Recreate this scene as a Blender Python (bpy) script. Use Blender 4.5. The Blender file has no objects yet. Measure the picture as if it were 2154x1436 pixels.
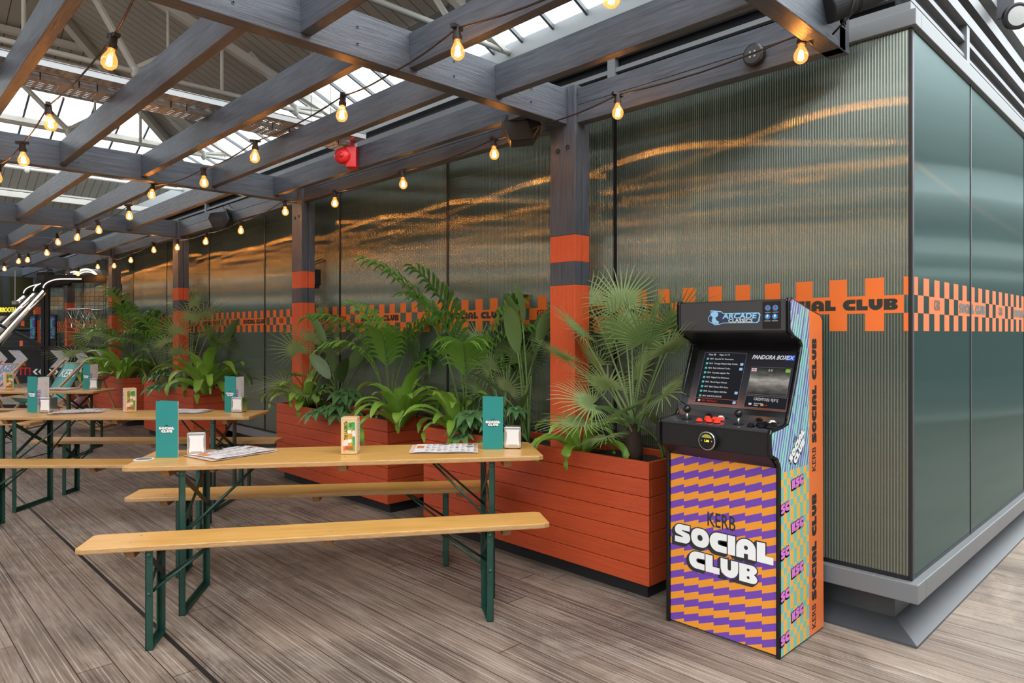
import bpy, bmesh, math, random
from mathutils import Vector, Matrix, Euler
random.seed(7)
S = bpy.context.scene
COL = S.collection
PI = math.pi
R = math.radians

# ------------------------------------------------------------------ camera basis (world <-> depth frame)
_n = math.hypot(1407, 1450)
VX, VZ = 1450/_n, 1407/_n
UX, UZ = -1407/_n, 1450/_n
RZ = math.atan2(-VZ, VX)           # heading of things set square to the view of the hall

def W(X, Z, z=0.0):
    return Vector((VX*X + VZ*Z, UX*X + UZ*Z, z))

# ------------------------------------------------------------------ materials
class NT:
    def __init__(self, name):
        self.m = bpy.data.materials.new(name); self.m.use_nodes = True
        self.t = self.m.node_tree; self.t.nodes.clear()
        self.out = self.t.nodes.new('ShaderNodeOutputMaterial')
    def n(self, ty, ins=None, **props):
        nd = self.t.nodes.new('ShaderNode' + ty)
        for k, v in props.items(): setattr(nd, k, v)
        for k, v in (ins or {}).items():
            s = nd.inputs[k]
            if hasattr(v, 'is_linked') or isinstance(v, bpy.types.NodeSocket): self.t.links.new(v, s)
            else:
                if isinstance(v, (tuple, list)) and len(v) == 3 and s.type == 'RGBA': v = (*v, 1)
                s.default_value = v
        return nd
    def math(self, op, a, b=0.0, c=None):
        ins = {0: a, 1: b}
        if c is not None: ins[2] = c
        return self.n('Math', ins, operation=op).outputs[0]
    def mix(self, f, a, b, blend='MIX'):
        nd = self.t.nodes.new('ShaderNodeMix'); nd.data_type = 'RGBA'; nd.blend_type = blend
        for i, v in ((0, f), (6, a), (7, b)):
            s = nd.inputs[i]
            if isinstance(v, bpy.types.NodeSocket): self.t.links.new(v, s)
            else: s.default_value = (*v, 1) if isinstance(v, (tuple, list)) and len(v) == 3 else v
        return nd.outputs[2]
    def ramp(self, f, stops, interp='LINEAR'):
        nd = self.n('ValToRGB', {0: f}); cr = nd.color_ramp; cr.interpolation = interp
        while len(cr.elements) < len(stops): cr.elements.new(0.5)
        for e, (p, c) in zip(cr.elements, stops):
            e.position = p; e.color = (*c, 1) if len(c) == 3 else c
        return nd.outputs[0]
    def obj(self): return self.n('TexCoord').outputs['Object']
    def mapping(self, vec, scale=(1,1,1), loc=(0,0,0), rot=(0,0,0)):
        return self.n('Mapping', {'Vector': vec, 'Scale': scale, 'Location': loc, 'Rotation': rot}).outputs[0]
    def noise(self, vec, scale=5, detail=4, rough=.5, dist=0):
        return self.n('TexNoise', {'Vector': vec, 'Scale': scale, 'Detail': detail, 'Roughness': rough, 'Distortion': dist}).outputs['Fac']
    def bump(self, h, strength=.3, dist=.01, normal=None):
        ins = {'Height': h, 'Strength': strength, 'Distance': dist}
        if normal is not None: ins['Normal'] = normal
        return self.n('Bump', ins).outputs[0]
    def bsdf(self, col, rough=.5, metal=0.0, normal=None, spec=.5, **kw):
        ins = {'Base Color': col, 'Roughness': rough, 'Metallic': metal, 'Specular IOR Level': spec}
        if normal is not None: ins['Normal'] = normal
        ins.update(kw)
        return self.n('BsdfPrincipled', ins).outputs[0]
    def done(self, sh):
        self.t.links.new(sh, self.out.inputs[0]); return self.m

def sr(r, g, b):
    f = lambda c: (c/255/12.92) if c/255 <= .04045 else ((c/255+.055)/1.055)**2.4
    return (f(r), f(g), f(b))

def plain(name, col, rough=.5, metal=0.0, spec=.5, var=.0, bump=0, bs=60, **kw):
    t = NT(name); c = col; nrm = None
    if var or bump:
        nz = t.noise(t.obj(), bs, 4, .6)
    if var: c = t.mix(nz, tuple(x*(1-var) for x in col), tuple(min(1, x*(1+var)) for x in col))
    if bump: nrm = t.bump(nz, bump, .003)
    return t.done(t.bsdf(c, rough, metal, nrm, spec, **kw))

def emit(name, col, st):
    t = NT(name); return t.done(t.n('Emission', {'Color': (*col, 1), 'Strength': st}).outputs[0])

M = {}
def painted_wood(name, axis, lo, hi, rough=.5):
    t = NT(name)
    sc = {'x': (1.2, 22, 22), 'y': (22, 1.2, 22), 'z': (22, 22, 1.2)}[axis]
    mp = t.mapping(t.obj(), sc)
    g = t.noise(mp, 3, 6, .65, .6)
    fine = t.noise(t.mapping(t.obj(), tuple(s*4 for s in sc)), 3, 3, .7)
    blot = t.noise(t.obj(), 2.2, 3, .5)
    f = t.math('ADD', t.math('MULTIPLY', g, .7), t.math('MULTIPLY', blot, .3))
    col = t.ramp(f, [(.3, lo), (.5, tuple((a+b)/2 for a, b in zip(lo, hi))), (.72, hi)])
    h = t.math('ADD', g, t.math('MULTIPLY', fine, .5))
    return t.done(t.bsdf(col, t.math('ADD', t.math('MULTIPLY', fine, .25), rough-.12), 0, t.bump(h, .55, .006), .45))
for ax in 'xyz': M['char_'+ax] = painted_wood('charcoal_wood_'+ax, ax, (.030, .035, .044), (.105, .118, .142), .42)

M['orange_wood'] = painted_wood('orange_wood', 'y', (.42, .052, .014), (.58, .085, .022), .42)
M['orange_post'] = painted_wood('orange_post', 'z', (.60, .085, .022), (.72, .11, .03), .5)
M['black_base'] = plain('black_base', (.012, .012, .014), .5)
M['black'] = plain('black_satin', (.010, .010, .011), .35)
M['black_matt'] = plain('black_matt', (.012, .012, .013), .8)
M['blackgloss'] = plain('black_gloss', (.006, .006, .007), .12)
M['void'] = plain('dark_roof_void', (.006, .006, .007), .9)
M['steel_grey'] = plain('grey_coated_metal', (.16, .165, .17), .42, .0, .5, var=.12, bs=3)
M['steel_light'] = plain('light_grey_coated_metal', (.30, .31, .315), .42, 0, .5, var=.08, bs=2)
M['steel_dark'] = plain('dark_grey_metal', (.055, .058, .063), .42, 0, .5, var=.3, bs=5)
M['gasket'] = plain('black_gasket', (.008, .008, .01), .4)
M['white_steel'] = plain('cream_painted_steel', (.72, .69, .62), .5, 0, .5, var=.1, bs=9)
M['galv'] = plain('galvanised_steel', (.36, .36, .36), .4, .4, .5, var=.1, bs=30)
M['chrome'] = plain('polished_steel', (.75, .74, .73), .16, 1.0)
M['red'] = plain('red_plastic', (.65, .012, .014), .35)
M['green_steel'] = plain('green_painted_steel', (.012, .052, .036), .35, 0, .5, var=.35, bs=14)
M['raw_wood'] = painted_wood('raw_wood_block', 'y', (.22, .11, .045), (.45, .25, .11), .6)
M['deck_wood'] = painted_wood('deckchair_wood', 'z', (.40, .20, .08), (.58, .33, .15), .5)
M['napkin'] = plain('white_napkin', (.80, .78, .76), .8, 0, .3, bump=.3, bs=20)
M['paper'] = plain('white_paper', (.78, .75, .73), .7)
M['paper_pink'] = plain('pink_paper_border', (.74, .52, .42), .7)
M['ink'] = plain('black_ink', (.02, .02, .022), .6)
M['inkgrey'] = plain('grey_ink', (.22, .22, .23), .6)
M['orange_ink'] = plain('orange_ink', (.70, .22, .05), .6)
M['purple_ink'] = plain('purple_ink', (.25, .08, .45), .6)
M['teal_card'] = plain('teal_card', (.012, .235, .215), .55)
M['white_ink'] = plain('white_ink', (.82, .82, .80), .5)
M['vinyl'] = plain('orange_vinyl', (.80, .16, .022), .45)
M['canvas_teal'] = plain('teal_canvas', (.13, .45, .42), .8)
M['canvas_pink'] = plain('pink_canvas', (.74, .44, .62), .8)
M['canvas_line'] = plain('pale_canvas_print', (.30, .62, .58), .8)
M['canvas_pinkline'] = plain('dark_teal_print', (.12, .28, .33), .8)
M['soil'] = plain('potting_soil', (.018, .010, .006), .95, bump=1, bs=40, var=.5)
M['cable'] = plain('brown_cable', (.03, .015, .008), .45)
M['socket'] = plain('dark_lamp_socket', (.022, .012, .008), .5)
M['khaki'] = None

def board_roof(name, axis):
    t = NT(name); o = t.obj(); sx = t.n('SeparateXYZ', {0: o})
    v = sx.outputs['XYZ'.index(axis)]
    fr = t.math('FRACT', t.math('MULTIPLY', v, 1/.19))
    line = t.math('LESS_THAN', fr, .07)
    col = t.mix(line, t.ramp(t.noise(o, 1.5, 3), [(.3, (.40, .38, .32)), (.7, (.48, .455, .39))]), (.09, .085, .07))
    return t.done(t.bsdf(col, .7))
M['khaki_y'] = board_roof('khaki_boards_run_x', 'Y')
M['khaki_x'] = board_roof('khaki_boards_run_y', 'X')

def skyglass():
    t = NT('frosted_roof_glass')
    tr = t.n('BsdfTransparent', {'Color': (.93, .96, .97, 1)}).outputs[0]
    nz = t.noise(t.mapping(t.obj(), (.6, 9, 1)), 2, 3)
    tl = t.n('BsdfTranslucent', {'Color': (.9, .93, .95, 1)}).outputs[0]
    f = t.math('ADD', .12, t.math('MULTIPLY', nz, .25))
    return t.done(t.n('MixShader', {0: f, 1: tr, 2: tl}).outputs[0])
M['skyglass'] = skyglass()

def deck():
    t = NT('weathered_deck_boards'); o = t.obj(); s = t.n('SeparateXYZ', {0: o}); x, y = s.outputs[0], s.outputs[1]
    wd = .142
    bx = t.math('MULTIPLY', x, 1/wd); bid = t.math('FLOOR', bx); fx = t.math('FRACT', bx)
    rnd = t.n('TexWhiteNoise', {'W': bid}, noise_dimensions='1D').outputs[0]
    yy = t.math('ADD', y, t.math('MULTIPLY', rnd, 9.7))
    by = t.math('MULTIPLY', yy, 1/2.9); eid = t.math('FLOOR', by); fy = t.math('FRACT', by)
    comb = t.n('CombineXYZ', {0: bid, 1: eid, 2: 0.0}).outputs[0]
    wn = t.n('TexWhiteNoise', {'Vector': comb}, noise_dimensions='3D')
    tone = wn.outputs[0]
    gap = t.math('MAXIMUM', t.math('LESS_THAN', fx, .028), t.math('LESS_THAN', fy, .0016))
    gr = t.math('FRACT', t.math('MULTIPLY', fx, 8))
    groove = t.math('LESS_THAN', gr, .30)
    st = t.noise(t.mapping(o, (26, 1.1, 1)), 2.4, 6, .7, .1)
    gid = t.math('FLOOR', t.math('MULTIPLY', bx, 8))
    st2 = t.noise(t.n('CombineXYZ', {0: t.math('MULTIPLY', gid, 3.71), 1: t.math('MULTIPLY', y, 1.0), 2: 0.0}).outputs[0], 1.0, 3, .7)
    blot = t.noise(o, 1.15, 6, .68, .8)
    wear = t.noise(t.mapping(o, (5, 1.2, 1), (3, 1, 0)), 1.3, 5, .75, .5)
    base = t.ramp(t.math('ADD', t.math('MULTIPLY', tone, .22), t.math('MULTIPLY', st, .70)),
                  [(.22, (.105, .072, .052)), (.45, (.215, .155, .115)), (.62, (.30, .225, .17)), (.85, (.42, .325, .25))])
    # right of the corner the boards are paler
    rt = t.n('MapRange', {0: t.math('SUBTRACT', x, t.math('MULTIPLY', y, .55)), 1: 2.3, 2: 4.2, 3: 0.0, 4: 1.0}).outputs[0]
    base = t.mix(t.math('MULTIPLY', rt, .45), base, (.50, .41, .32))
    base = t.mix(t.math('MULTIPLY', t.ramp(blot, [(.45, (0, 0, 0)), (.62, (1, 1, 1))]), .72), base, (.085, .060, .046))
    base = t.mix(t.math('MULTIPLY', t.ramp(wear, [(.50, (0, 0, 0)), (.72, (1, 1, 1))]), .45), base, (.47, .40, .33))
    gcol = t.mix(t.ramp(st2, [(.40, (0, 0, 0)), (.62, (1, 1, 1))]), (.045, .033, .026), (.47, .42, .37))
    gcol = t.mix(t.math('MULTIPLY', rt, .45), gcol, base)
    c = t.mix(t.math('MULTIPLY', groove, .62), base, gcol)
    gap = t.math('MAXIMUM', gap, t.math('LESS_THAN', t.math('ABSOLUTE', t.math('SUBTRACT', x, 1.11)), .011))
    c = t.mix(gap, c, (.012, .009, .008))
    h = t.math('SUBTRACT', t.math('MULTIPLY', st, .3), t.math('ADD', gap, t.math('MULTIPLY', groove, .35)))
    return t.done(t.bsdf(c, .62, 0, t.bump(h, .55, .004), .35))
M['deck'] = deck()

def bench_wood():
    t = NT('lacquered_bench_wood'); o = t.obj()
    g = t.noise(t.mapping(o, (1.1, 16, 16)), 2, 5, .6, .8)
    b = t.noise(t.mapping(o, (1, 3, 3)), 3, 4, .6)
    col = t.ramp(t.math('ADD', t.math('MULTIPLY', g, .6), t.math('MULTIPLY', b, .4)),
                 [(.3, (.56, .28, .070)), (.52, (.70, .385, .105)), (.75, (.78, .46, .15))])
    sc = t.noise(t.mapping(o, (3, 9, 9), (2, 1, 0)), 6, 5, .8)
    col = t.mix(t.ramp(sc, [(.70, (0, 0, 0)), (.76, (1, 1, 1))]), col, (.55, .42, .26))
    geo = t.n('NewGeometry'); nz = t.n('SeparateXYZ', {0: geo.outputs['Normal']}).outputs[2]
    side = t.math('LESS_THAN', t.math('ABSOLUTE', nz), .7)
    ed = t.noise(t.mapping(o, (6, 20, 60)), 3, 5, .8)
    edge = t.mix(t.ramp(ed, [(.35, (0, 0, 0)), (.7, (1, 1, 1))]), (.40, .20, .065), (.56, .36, .17))
    col = t.mix(side, col, edge)
    return t.done(t.bsdf(col, .30, 0, t.bump(g, .08, .003), .5))
M['bench'] = bench_wood()

def ribbed(name, axis, body, spec_tint, pitch, amp, gloss, rough):
    """moulded ribbed glazing: vertical ribs bend the normal sideways"""
    t = NT(name); o = t.obj(); s = t.n('SeparateXYZ', {0: o}); v = s.outputs['XYZ'.index(axis)]
    geo = t.n('NewGeometry').outputs['Normal']
    ph = t.math('MULTIPLY', v, 2*PI/pitch)
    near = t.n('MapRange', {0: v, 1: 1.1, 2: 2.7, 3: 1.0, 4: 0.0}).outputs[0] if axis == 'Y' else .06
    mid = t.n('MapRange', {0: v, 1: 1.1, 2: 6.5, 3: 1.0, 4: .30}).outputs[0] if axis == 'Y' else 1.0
    c = t.math('MULTIPLY', t.math('MULTIPLY', t.math('COSINE', ph), amp), mid)
    vec = t.n('CombineXYZ', {'XYZ'.index(axis): c}).outputs[0]
    nrm = t.n('VectorMath', {0: geo, 1: vec}, operation='ADD').outputs[0]
    nrm = t.n('VectorMath', {0: nrm}, operation='NORMALIZE').outputs[0]
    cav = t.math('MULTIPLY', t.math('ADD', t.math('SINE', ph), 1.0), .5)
    # light on the corner pane is put into the colour as paler ribs
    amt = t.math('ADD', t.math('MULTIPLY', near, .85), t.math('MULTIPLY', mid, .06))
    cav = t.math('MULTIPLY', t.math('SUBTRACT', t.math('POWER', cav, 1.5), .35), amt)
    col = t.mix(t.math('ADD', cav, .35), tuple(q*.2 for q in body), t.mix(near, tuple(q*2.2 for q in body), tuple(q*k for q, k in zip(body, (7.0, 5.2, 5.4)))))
    df = t.n('BsdfDiffuse', {'Color': col}).outputs[0]
    tan = t.n('CombineXYZ', {2: 1.0}).outputs[0]
    gl = t.n('BsdfGlossy', {'Color': (*spec_tint, 1), 'Roughness': rough, 'Normal': nrm, 'Anisotropy': .97, 'Tangent': tan}).outputs[0]
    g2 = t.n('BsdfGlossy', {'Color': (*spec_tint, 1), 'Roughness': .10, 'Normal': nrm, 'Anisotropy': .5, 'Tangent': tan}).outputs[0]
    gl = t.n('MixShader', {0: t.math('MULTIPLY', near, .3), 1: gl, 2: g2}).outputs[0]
    lw = t.n('LayerWeight', {'Blend': .5}).outputs['Fresnel']
    f = t.math('MINIMUM', t.math('ADD', gloss, t.math('MULTIPLY', lw, .22)), .95)
    return t.done(t.n('MixShader', {0: f, 1: df, 2: gl}).outputs[0])
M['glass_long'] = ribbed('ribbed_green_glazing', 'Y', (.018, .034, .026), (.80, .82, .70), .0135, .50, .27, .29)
M['glass_end'] = ribbed('smooth_teal_glazing', 'X', (.026, .060, .056), (.66, .80, .78), .0125, .12, .24, .27)
M['slot'] = plain('dark_glazing_showing_through_letters', (.028, .034, .026), .25)

def leafmat(name, a, b, rough=.38, tl=.25):
    t = NT(name)
    rnd = t.n('ObjectInfo').outputs['Random']
    nz = t.noise(t.obj(), 7, 3)
    f = t.math('ADD', t.math('MULTIPLY', rnd, .6), t.math('MULTIPLY', nz, .4))
    c = t.mix(f, a, b)
    p = t.bsdf(c, rough, 0, None, .5)
    tr = t.n('BsdfTranslucent', {'Color': c}).outputs[0]
    return t.done(t.n('MixShader', {0: tl, 1: p, 2: tr}).outputs[0])
M['fan'] = leafmat('fan_palm_leaf', (.13, .24, .06), (.40, .50, .22), .4, .35)
M['kentia'] = leafmat('feather_palm_leaf', (.06, .18, .025), (.22, .46, .07), .33, .35)
M['nest'] = leafmat('birds_nest_leaf', (.16, .36, .035), (.38, .60, .10), .30, .3)
M['paddle'] = leafmat('paddle_leaf', (.06, .13, .04), (.17, .27, .09), .28)
M['fatsia'] = leafmat('fatsia_leaf', (.06, .17, .055), (.17, .32, .12), .25)
M['petiole'] = leafmat('green_stalk', (.10, .20, .04), (.20, .32, .09), .45)
M['trunk'] = plain('fibrous_trunk', (.05, .03, .018), .9, bump=1, bs=30, var=.5)

# ------------------------------------------------------------------ mesh builder
class MB:
    def __init__(s): s.v = []; s.f = []; s.mi = []; s.cur = 0
    def add(s, vs, fs):
        b = len(s.v); s.v += [tuple(v) for v in vs]
        s.f += [tuple(i+b for i in f) for f in fs]; s.mi += [s.cur]*len(fs); return s
    def box(s, x0, x1, y0, y1, z0, z1):
        return s.add([(x0,y0,z0),(x1,y0,z0),(x1,y1,z0),(x0,y1,z0),(x0,y0,z1),(x1,y0,z1),(x1,y1,z1),(x0,y1,z1)],
                     [(0,3,2,1),(4,5,6,7),(0,1,5,4),(1,2,6,5),(2,3,7,6),(3,0,4,7)])
    def obox(s, c, size, M3):
        c = Vector(c); hx, hy, hz = (q/2 for q in size)
        vs = [c + M3 @ Vector((sx*hx, sy*hy, sz*hz)) for sz in (-1,1) for sx, sy in ((-1,-1),(1,-1),(1,1),(-1,1))]
        return s.add(vs, [(0,3,2,1),(4,5,6,7),(0,1,5,4),(1,2,6,5),(2,3,7,6),(3,0,4,7)])
    def bar(s, a, b, w, h, up=(0,0,1)):
        a = Vector(a); b = Vector(b); d = (b-a); L = d.length; d.normalize(); u = Vector(up)
        sd = d.cross(u)
        if sd.length < 1e-4: sd = d.cross(Vector((1,0,0)))
        sd.normalize(); u = sd.cross(d)
        M3 = Matrix((d, sd, u)).transposed()
        return s.obox((a+b)/2, (L, w, h), M3)
    def prism(s, pts, axis, lo, hi):
        """pts: 2D outline, extruded along axis"""
        n = len(pts)
        def P(p, t):
            return {'x': (t, p[0], p[1]), 'y': (p[0], t, p[1]), 'z': (p[0], p[1], t)}[axis]
        vs = [P(p, lo) for p in pts] + [P(p, hi) for p in pts]
        fs = [tuple(range(n)), tuple(range(2*n-1, n-1, -1))] + [(i, i+n, (i+1) % n + n, (i+1) % n) for i in range(n)]
        return s.add(vs, fs)
    def tube(s, pts, r, n=8, cap=True):
        pts = [Vector(p) for p in pts]; k = len(pts); rs = r if isinstance(r, (list, tuple)) else [r]*k
        vs = []; prev = None
        for i, p in enumerate(pts):
            d = (pts[min(i+1, k-1)] - pts[max(i-1, 0)]).normalized()
            if prev is None:
                a = d.cross(Vector((0,0,1)))
                if a.length < .05: a = d.cross(Vector((1,0,0)))
            else: a = prev - d*prev.dot(d)
            a.normalize(); prev = a; b = d.cross(a)
            for j in range(n):
                t = 2*PI*j/n; vs.append(p + (a*math.cos(t) + b*math.sin(t))*rs[i])
        fs = [(i*n+j, i*n+(j+1) % n, (i+1)*n+(j+1) % n, (i+1)*n+j) for i in range(k-1) for j in range(n)]
        if cap: fs += [tuple(range(n-1, -1, -1)), tuple(range((k-1)*n, k*n))]
        return s.add(vs, fs)
    def lathe(s, prof, n=16, c=(0,0,0), M3=None):
        c = Vector(c); vs = []
        for r, z in prof:
            for j in range(n):
                v = Vector((r*math.cos(2*PI*j/n), r*math.sin(2*PI*j/n), z))
                if M3 is not None: v = M3 @ v
                vs.append(c+v)
        k = len(prof)
        fs = [(i*n+j, i*n+(j+1) % n, (i+1)*n+(j+1) % n, (i+1)*n+j) for i in range(k-1) for j in range(n)]
        fs += [tuple(range(n-1, -1, -1)), tuple(range((k-1)*n, k*n))]
        return s.add(vs, fs)
    def quad(s, a, b, c, d): return s.add([a, b, c, d], [(0,1,2,3)])
    def build(s, name, mats, parent=None, smooth=False, bevel=0, off=None, fix=True):
        me = bpy.data.meshes.new(name)
        vs = s.v if off is None else [tuple(Vector(v)-Vector(off)) for v in s.v]
        me.from_pydata(vs, [], s.f)
        if not isinstance(mats, (list, tuple)): mats = [mats]
        for m in mats: me.materials.append(m)
        if len(mats) > 1: me.polygons.foreach_set('material_index', s.mi)
        if smooth: me.polygons.foreach_set('use_smooth', [True]*len(me.polygons))
        me.update()
        if fix:
            bm = bmesh.new(); bm.from_mesh(me); bmesh.ops.recalc_face_normals(bm, faces=bm.faces); bm.to_mesh(me); bm.free()
        o = bpy.data.objects.new(name, me); COL.objects.link(o)
        if parent is not None: o.parent = parent
        if bevel:
            md = o.modifiers.new('bevel', 'BEVEL'); md.width = bevel; md.segments = 2; md.limit_method = 'ANGLE'; md.angle_limit = R(50)
        return o

def tag(o, label, cat, group=None, kind=None):
    o['label'] = label; o['category'] = cat
    if group: o['group'] = group
    if kind: o['kind'] = kind
    return o
def thing(name, label, cat, loc=(0,0,0), rz=0, group=None):
    o = bpy.data.objects.new(name, None); COL.objects.link(o); o.location = loc; o.rotation_euler = (0, 0, rz)
    o.empty_display_size = .1
    return tag(o, label, cat, group)
def struct(o): o['kind'] = 'structure'; return o
def strucempty(name, loc=(0,0,0)):
    o = bpy.data.objects.new(name, None); COL.objects.link(o); o.location = loc; return struct(o)
KIDS = {}
def copy_tree(o, parent=None):
    if not KIDS:
        pass
    c = o.copy(); COL.objects.link(c)
    if parent is not None: c.parent = parent
    for ch in [q for q in list(COL.objects) if q.parent is o]: copy_tree(ch, c)
    return c

# ------------------------------------------------------------------ lettering
def curve_mesh(cd, mtx, mat, name, parent, label=None):
    tmp = bpy.data.objects.new('tmp', cd); COL.objects.link(tmp)
    dg = bpy.context.evaluated_depsgraph_get(); dg.update()
    me = bpy.data.meshes.new_from_object(tmp.evaluated_get(dg))
    COL.objects.unlink(tmp); bpy.data.objects.remove(tmp)
    me.transform(mtx); me.materials.clear(); me.materials.append(mat)
    o = bpy.data.objects.new(name, me); COL.objects.link(o)
    if parent is not None: o.parent = parent
    if label: o['label'] = label
    return o
def frame(origin, right, up):
    """matrix putting a flat drawing (x right, y up) at origin in the plane right/up"""
    r = Vector(right).normalized(); u = Vector(up).normalized(); n = r.cross(u)
    m = Matrix((r, u, n)).transposed().to_4x4(); m.translation = Vector(origin); return m
def text(s, size, mtx, mat, parent, name='lettering', sx=1.0, offset=0.0, ext=.0003, align='LEFT', shear=0.0, spacing=1.0, res=2):
    cd = bpy.data.curves.new('t', 'FONT'); cd.body = s; cd.size = size; cd.align_x = align; cd.offset = offset
    cd.extrude = ext; cd.shear = shear; cd.space_character = spacing; cd.resolution_u = res; cd.align_y = 'CENTER'
    o = curve_mesh(cd, mtx @ Matrix.Diagonal((sx, 1, 1, 1)), mat, name, parent)
    bpy.data.curves.remove(cd); return o

def rrect(x0, y0, x1, y1, tl, tr, br, bl, n=7):
    P = []
    for cx, cy, r, a0 in ((x1-tr, y1-tr, tr, 0), (x0+tl, y1-tl, tl, 90), (x0+bl, y0+bl, bl, 180), (x1-br, y0+br, br, 270)):
        for i in range(n+1 if r > .03 else 1):
            a = R(a0 + (90*i/n if r > .03 else 45)); P.append((cx + r*math.cos(a), cy + r*math.sin(a)) if r > .03 else ((x1 if a0 in (0,270) else x0), (y1 if a0 in (0,90) else y0)))
    return P
def circ(cx, cy, r, n=14): return [(cx+r*math.cos(-2*PI*i/n), cy+r*math.sin(-2*PI*i/n)) for i in range(n)]
def arc(cx, cy, rx, ry, a0, a1, n=8): return [(cx+rx*math.cos(R(a0+(a1-a0)*i/n)), cy+ry*math.sin(R(a0+(a1-a0)*i/n))) for i in range(n+1)]
FAT = {
 'O': (1.10, [rrect(0,0,1.10,1,.47,.47,.47,.47), circ(.55,.5,.15)]),
 'C': (1.02, [arc(.48,.5,.48,.5,90,270,14)+[(1.0,0),(1.0,.36)]+arc(.60,.5,.12,.12,270,90,6)+[(1.0,.64),(1.0,1)]]),
 'S': (1.00, [[(.95,1),(.34,1)]+arc(.34,.68,.34,.32,90,200,8)+[(.10,.46),(.50,.36),(.50,.33),(0,.33),(0,0),(.62,0)]+arc(.62,.32,.36,.32,270,380,8)+[(.90,.56),(.46,.66),(.46,.69),(.95,.69)]]),
 'I': (.46, [rrect(0,0,.44,1,.02,.02,.02,.02)]),
 'A': (1.10, [arc(.54,.5,.54,.5,180,0,14)+[(1.08,0),(.64,0),(.64,.24),(.44,.24),(.44,0),(0,0)], circ(.54,.56,.10)]),
 'L': (.90, [[(0,0),(.88,0),(.88,.38),(.46,.38),(.46,1),(0,1)]]),
 'U': (1.08, [[(0,1),(0,.5)]+arc(.53,.5,.53,.5,180,360,14)+[(1.06,1),(.62,1),(.62,.52)]+arc(.53,.50,.09,.09,0,-180,5)+[(.44,1)]]),
 'B': (1.05, [[(0,0),(.72,0)]+arc(.74,.26,.30,.26,-90,60,7)+[(.86,.51)]+arc(.72,.75,.30,.25,-50,90,7)+[(0,1)], circ(.52,.71,.075,9), circ(.52,.29,.075,9)]),
 'K': (1.02, [[(0,0),(.44,0),(.44,.34),(.56,0),(1.02,0),(.80,.52),(1.0,1),(.56,1),(.44,.66),(.44,1),(0,1)]]),
 ' ': (.45, []),
}
def fat(s, h, mtx, mat, parent, name='lettering', offset=0.0, ext=.0003, align='L', sx=1.0, gap=.06, label=None, shear=0):
    w = sum(FAT[c][0] for c in s) + gap*(len(s)-1)
    x = {'L': 0, 'C': -w/2, 'R': -w}[align]
    cd = bpy.data.curves.new('f', 'CURVE'); cd.dimensions = '2D'; cd.fill_mode = 'BOTH'; cd.extrude = ext; cd.offset = offset
    for c in s:
        for ct in FAT[c][1]:
            sp = cd.splines.new('POLY'); sp.points.add(len(ct)-1)
            for p, q in zip(sp.points, ct): p.co = ((q[0]+x+(q[1]-.5)*shear)*h*sx, (q[1]-.5)*h, 0, 1)
            sp.use_cyclic_u = True
        x += FAT[c][0] + gap
    o = curve_mesh(cd, mtx, mat, name, parent, label); bpy.data.curves.remove(cd); return o
def mix_frame(m, dx, dy, dn): return m @ Matrix.Translation((dx, dy, dn))
# ================================================================== CAMERA, LIGHT
cam = bpy.data.cameras.new('camera'); co = bpy.data.objects.new('camera', cam); COL.objects.link(co)
co.location = (0, 0, 1.45); co.rotation_euler = (PI/2, 0, -math.atan2(VZ, UZ))
cam.sensor_width = 36; cam.lens = 36*1450/2154; cam.shift_y = -18/2154; cam.clip_start = .05; cam.clip_end = 200
S.camera = co
S.view_settings.view_transform = 'Standard'; S.view_settings.look = 'None'; S.view_settings.gamma = 1
S.view_settings.exposure = 1.12; S.view_settings.use_curve_mapping = False

w = bpy.data.worlds.new('overcast'); S.world = w; w.use_nodes = True; nt = w.node_tree; nt.nodes.clear()
tc = nt.nodes.new('ShaderNodeTexCoord'); sp = nt.nodes.new('ShaderNodeSeparateXYZ'); rp = nt.nodes.new('ShaderNodeValToRGB')
bg = nt.nodes.new('ShaderNodeBackground'); ou = nt.nodes.new('ShaderNodeOutputWorld')
nt.links.new(tc.outputs['Generated'], sp.inputs[0]); nt.links.new(sp.outputs[2], rp.inputs[0])
cr = rp.color_ramp; cr.elements[0].position = 0.0; cr.elements[0].color = (.16, .17, .16, 1)
cr.elements[1].position = .7; cr.elements[1].color = (.96, 1.0, 1.04, 1)
e = cr.elements.new(.06); e.color = (.22, .24, .23, 1)
e = cr.elements.new(.30); e.color = (.83, .89, .93, 1)
nt.links.new(rp.outputs[0], bg.inputs[0]); bg.inputs[1].default_value = 2.3
nt.links.new(bg.outputs[0], ou.inputs[0])

# ================================================================== FLOOR
o = MB().box(-16, 16, -8, 26, -.04, 0).build('floor', M['deck']); struct(o)

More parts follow.
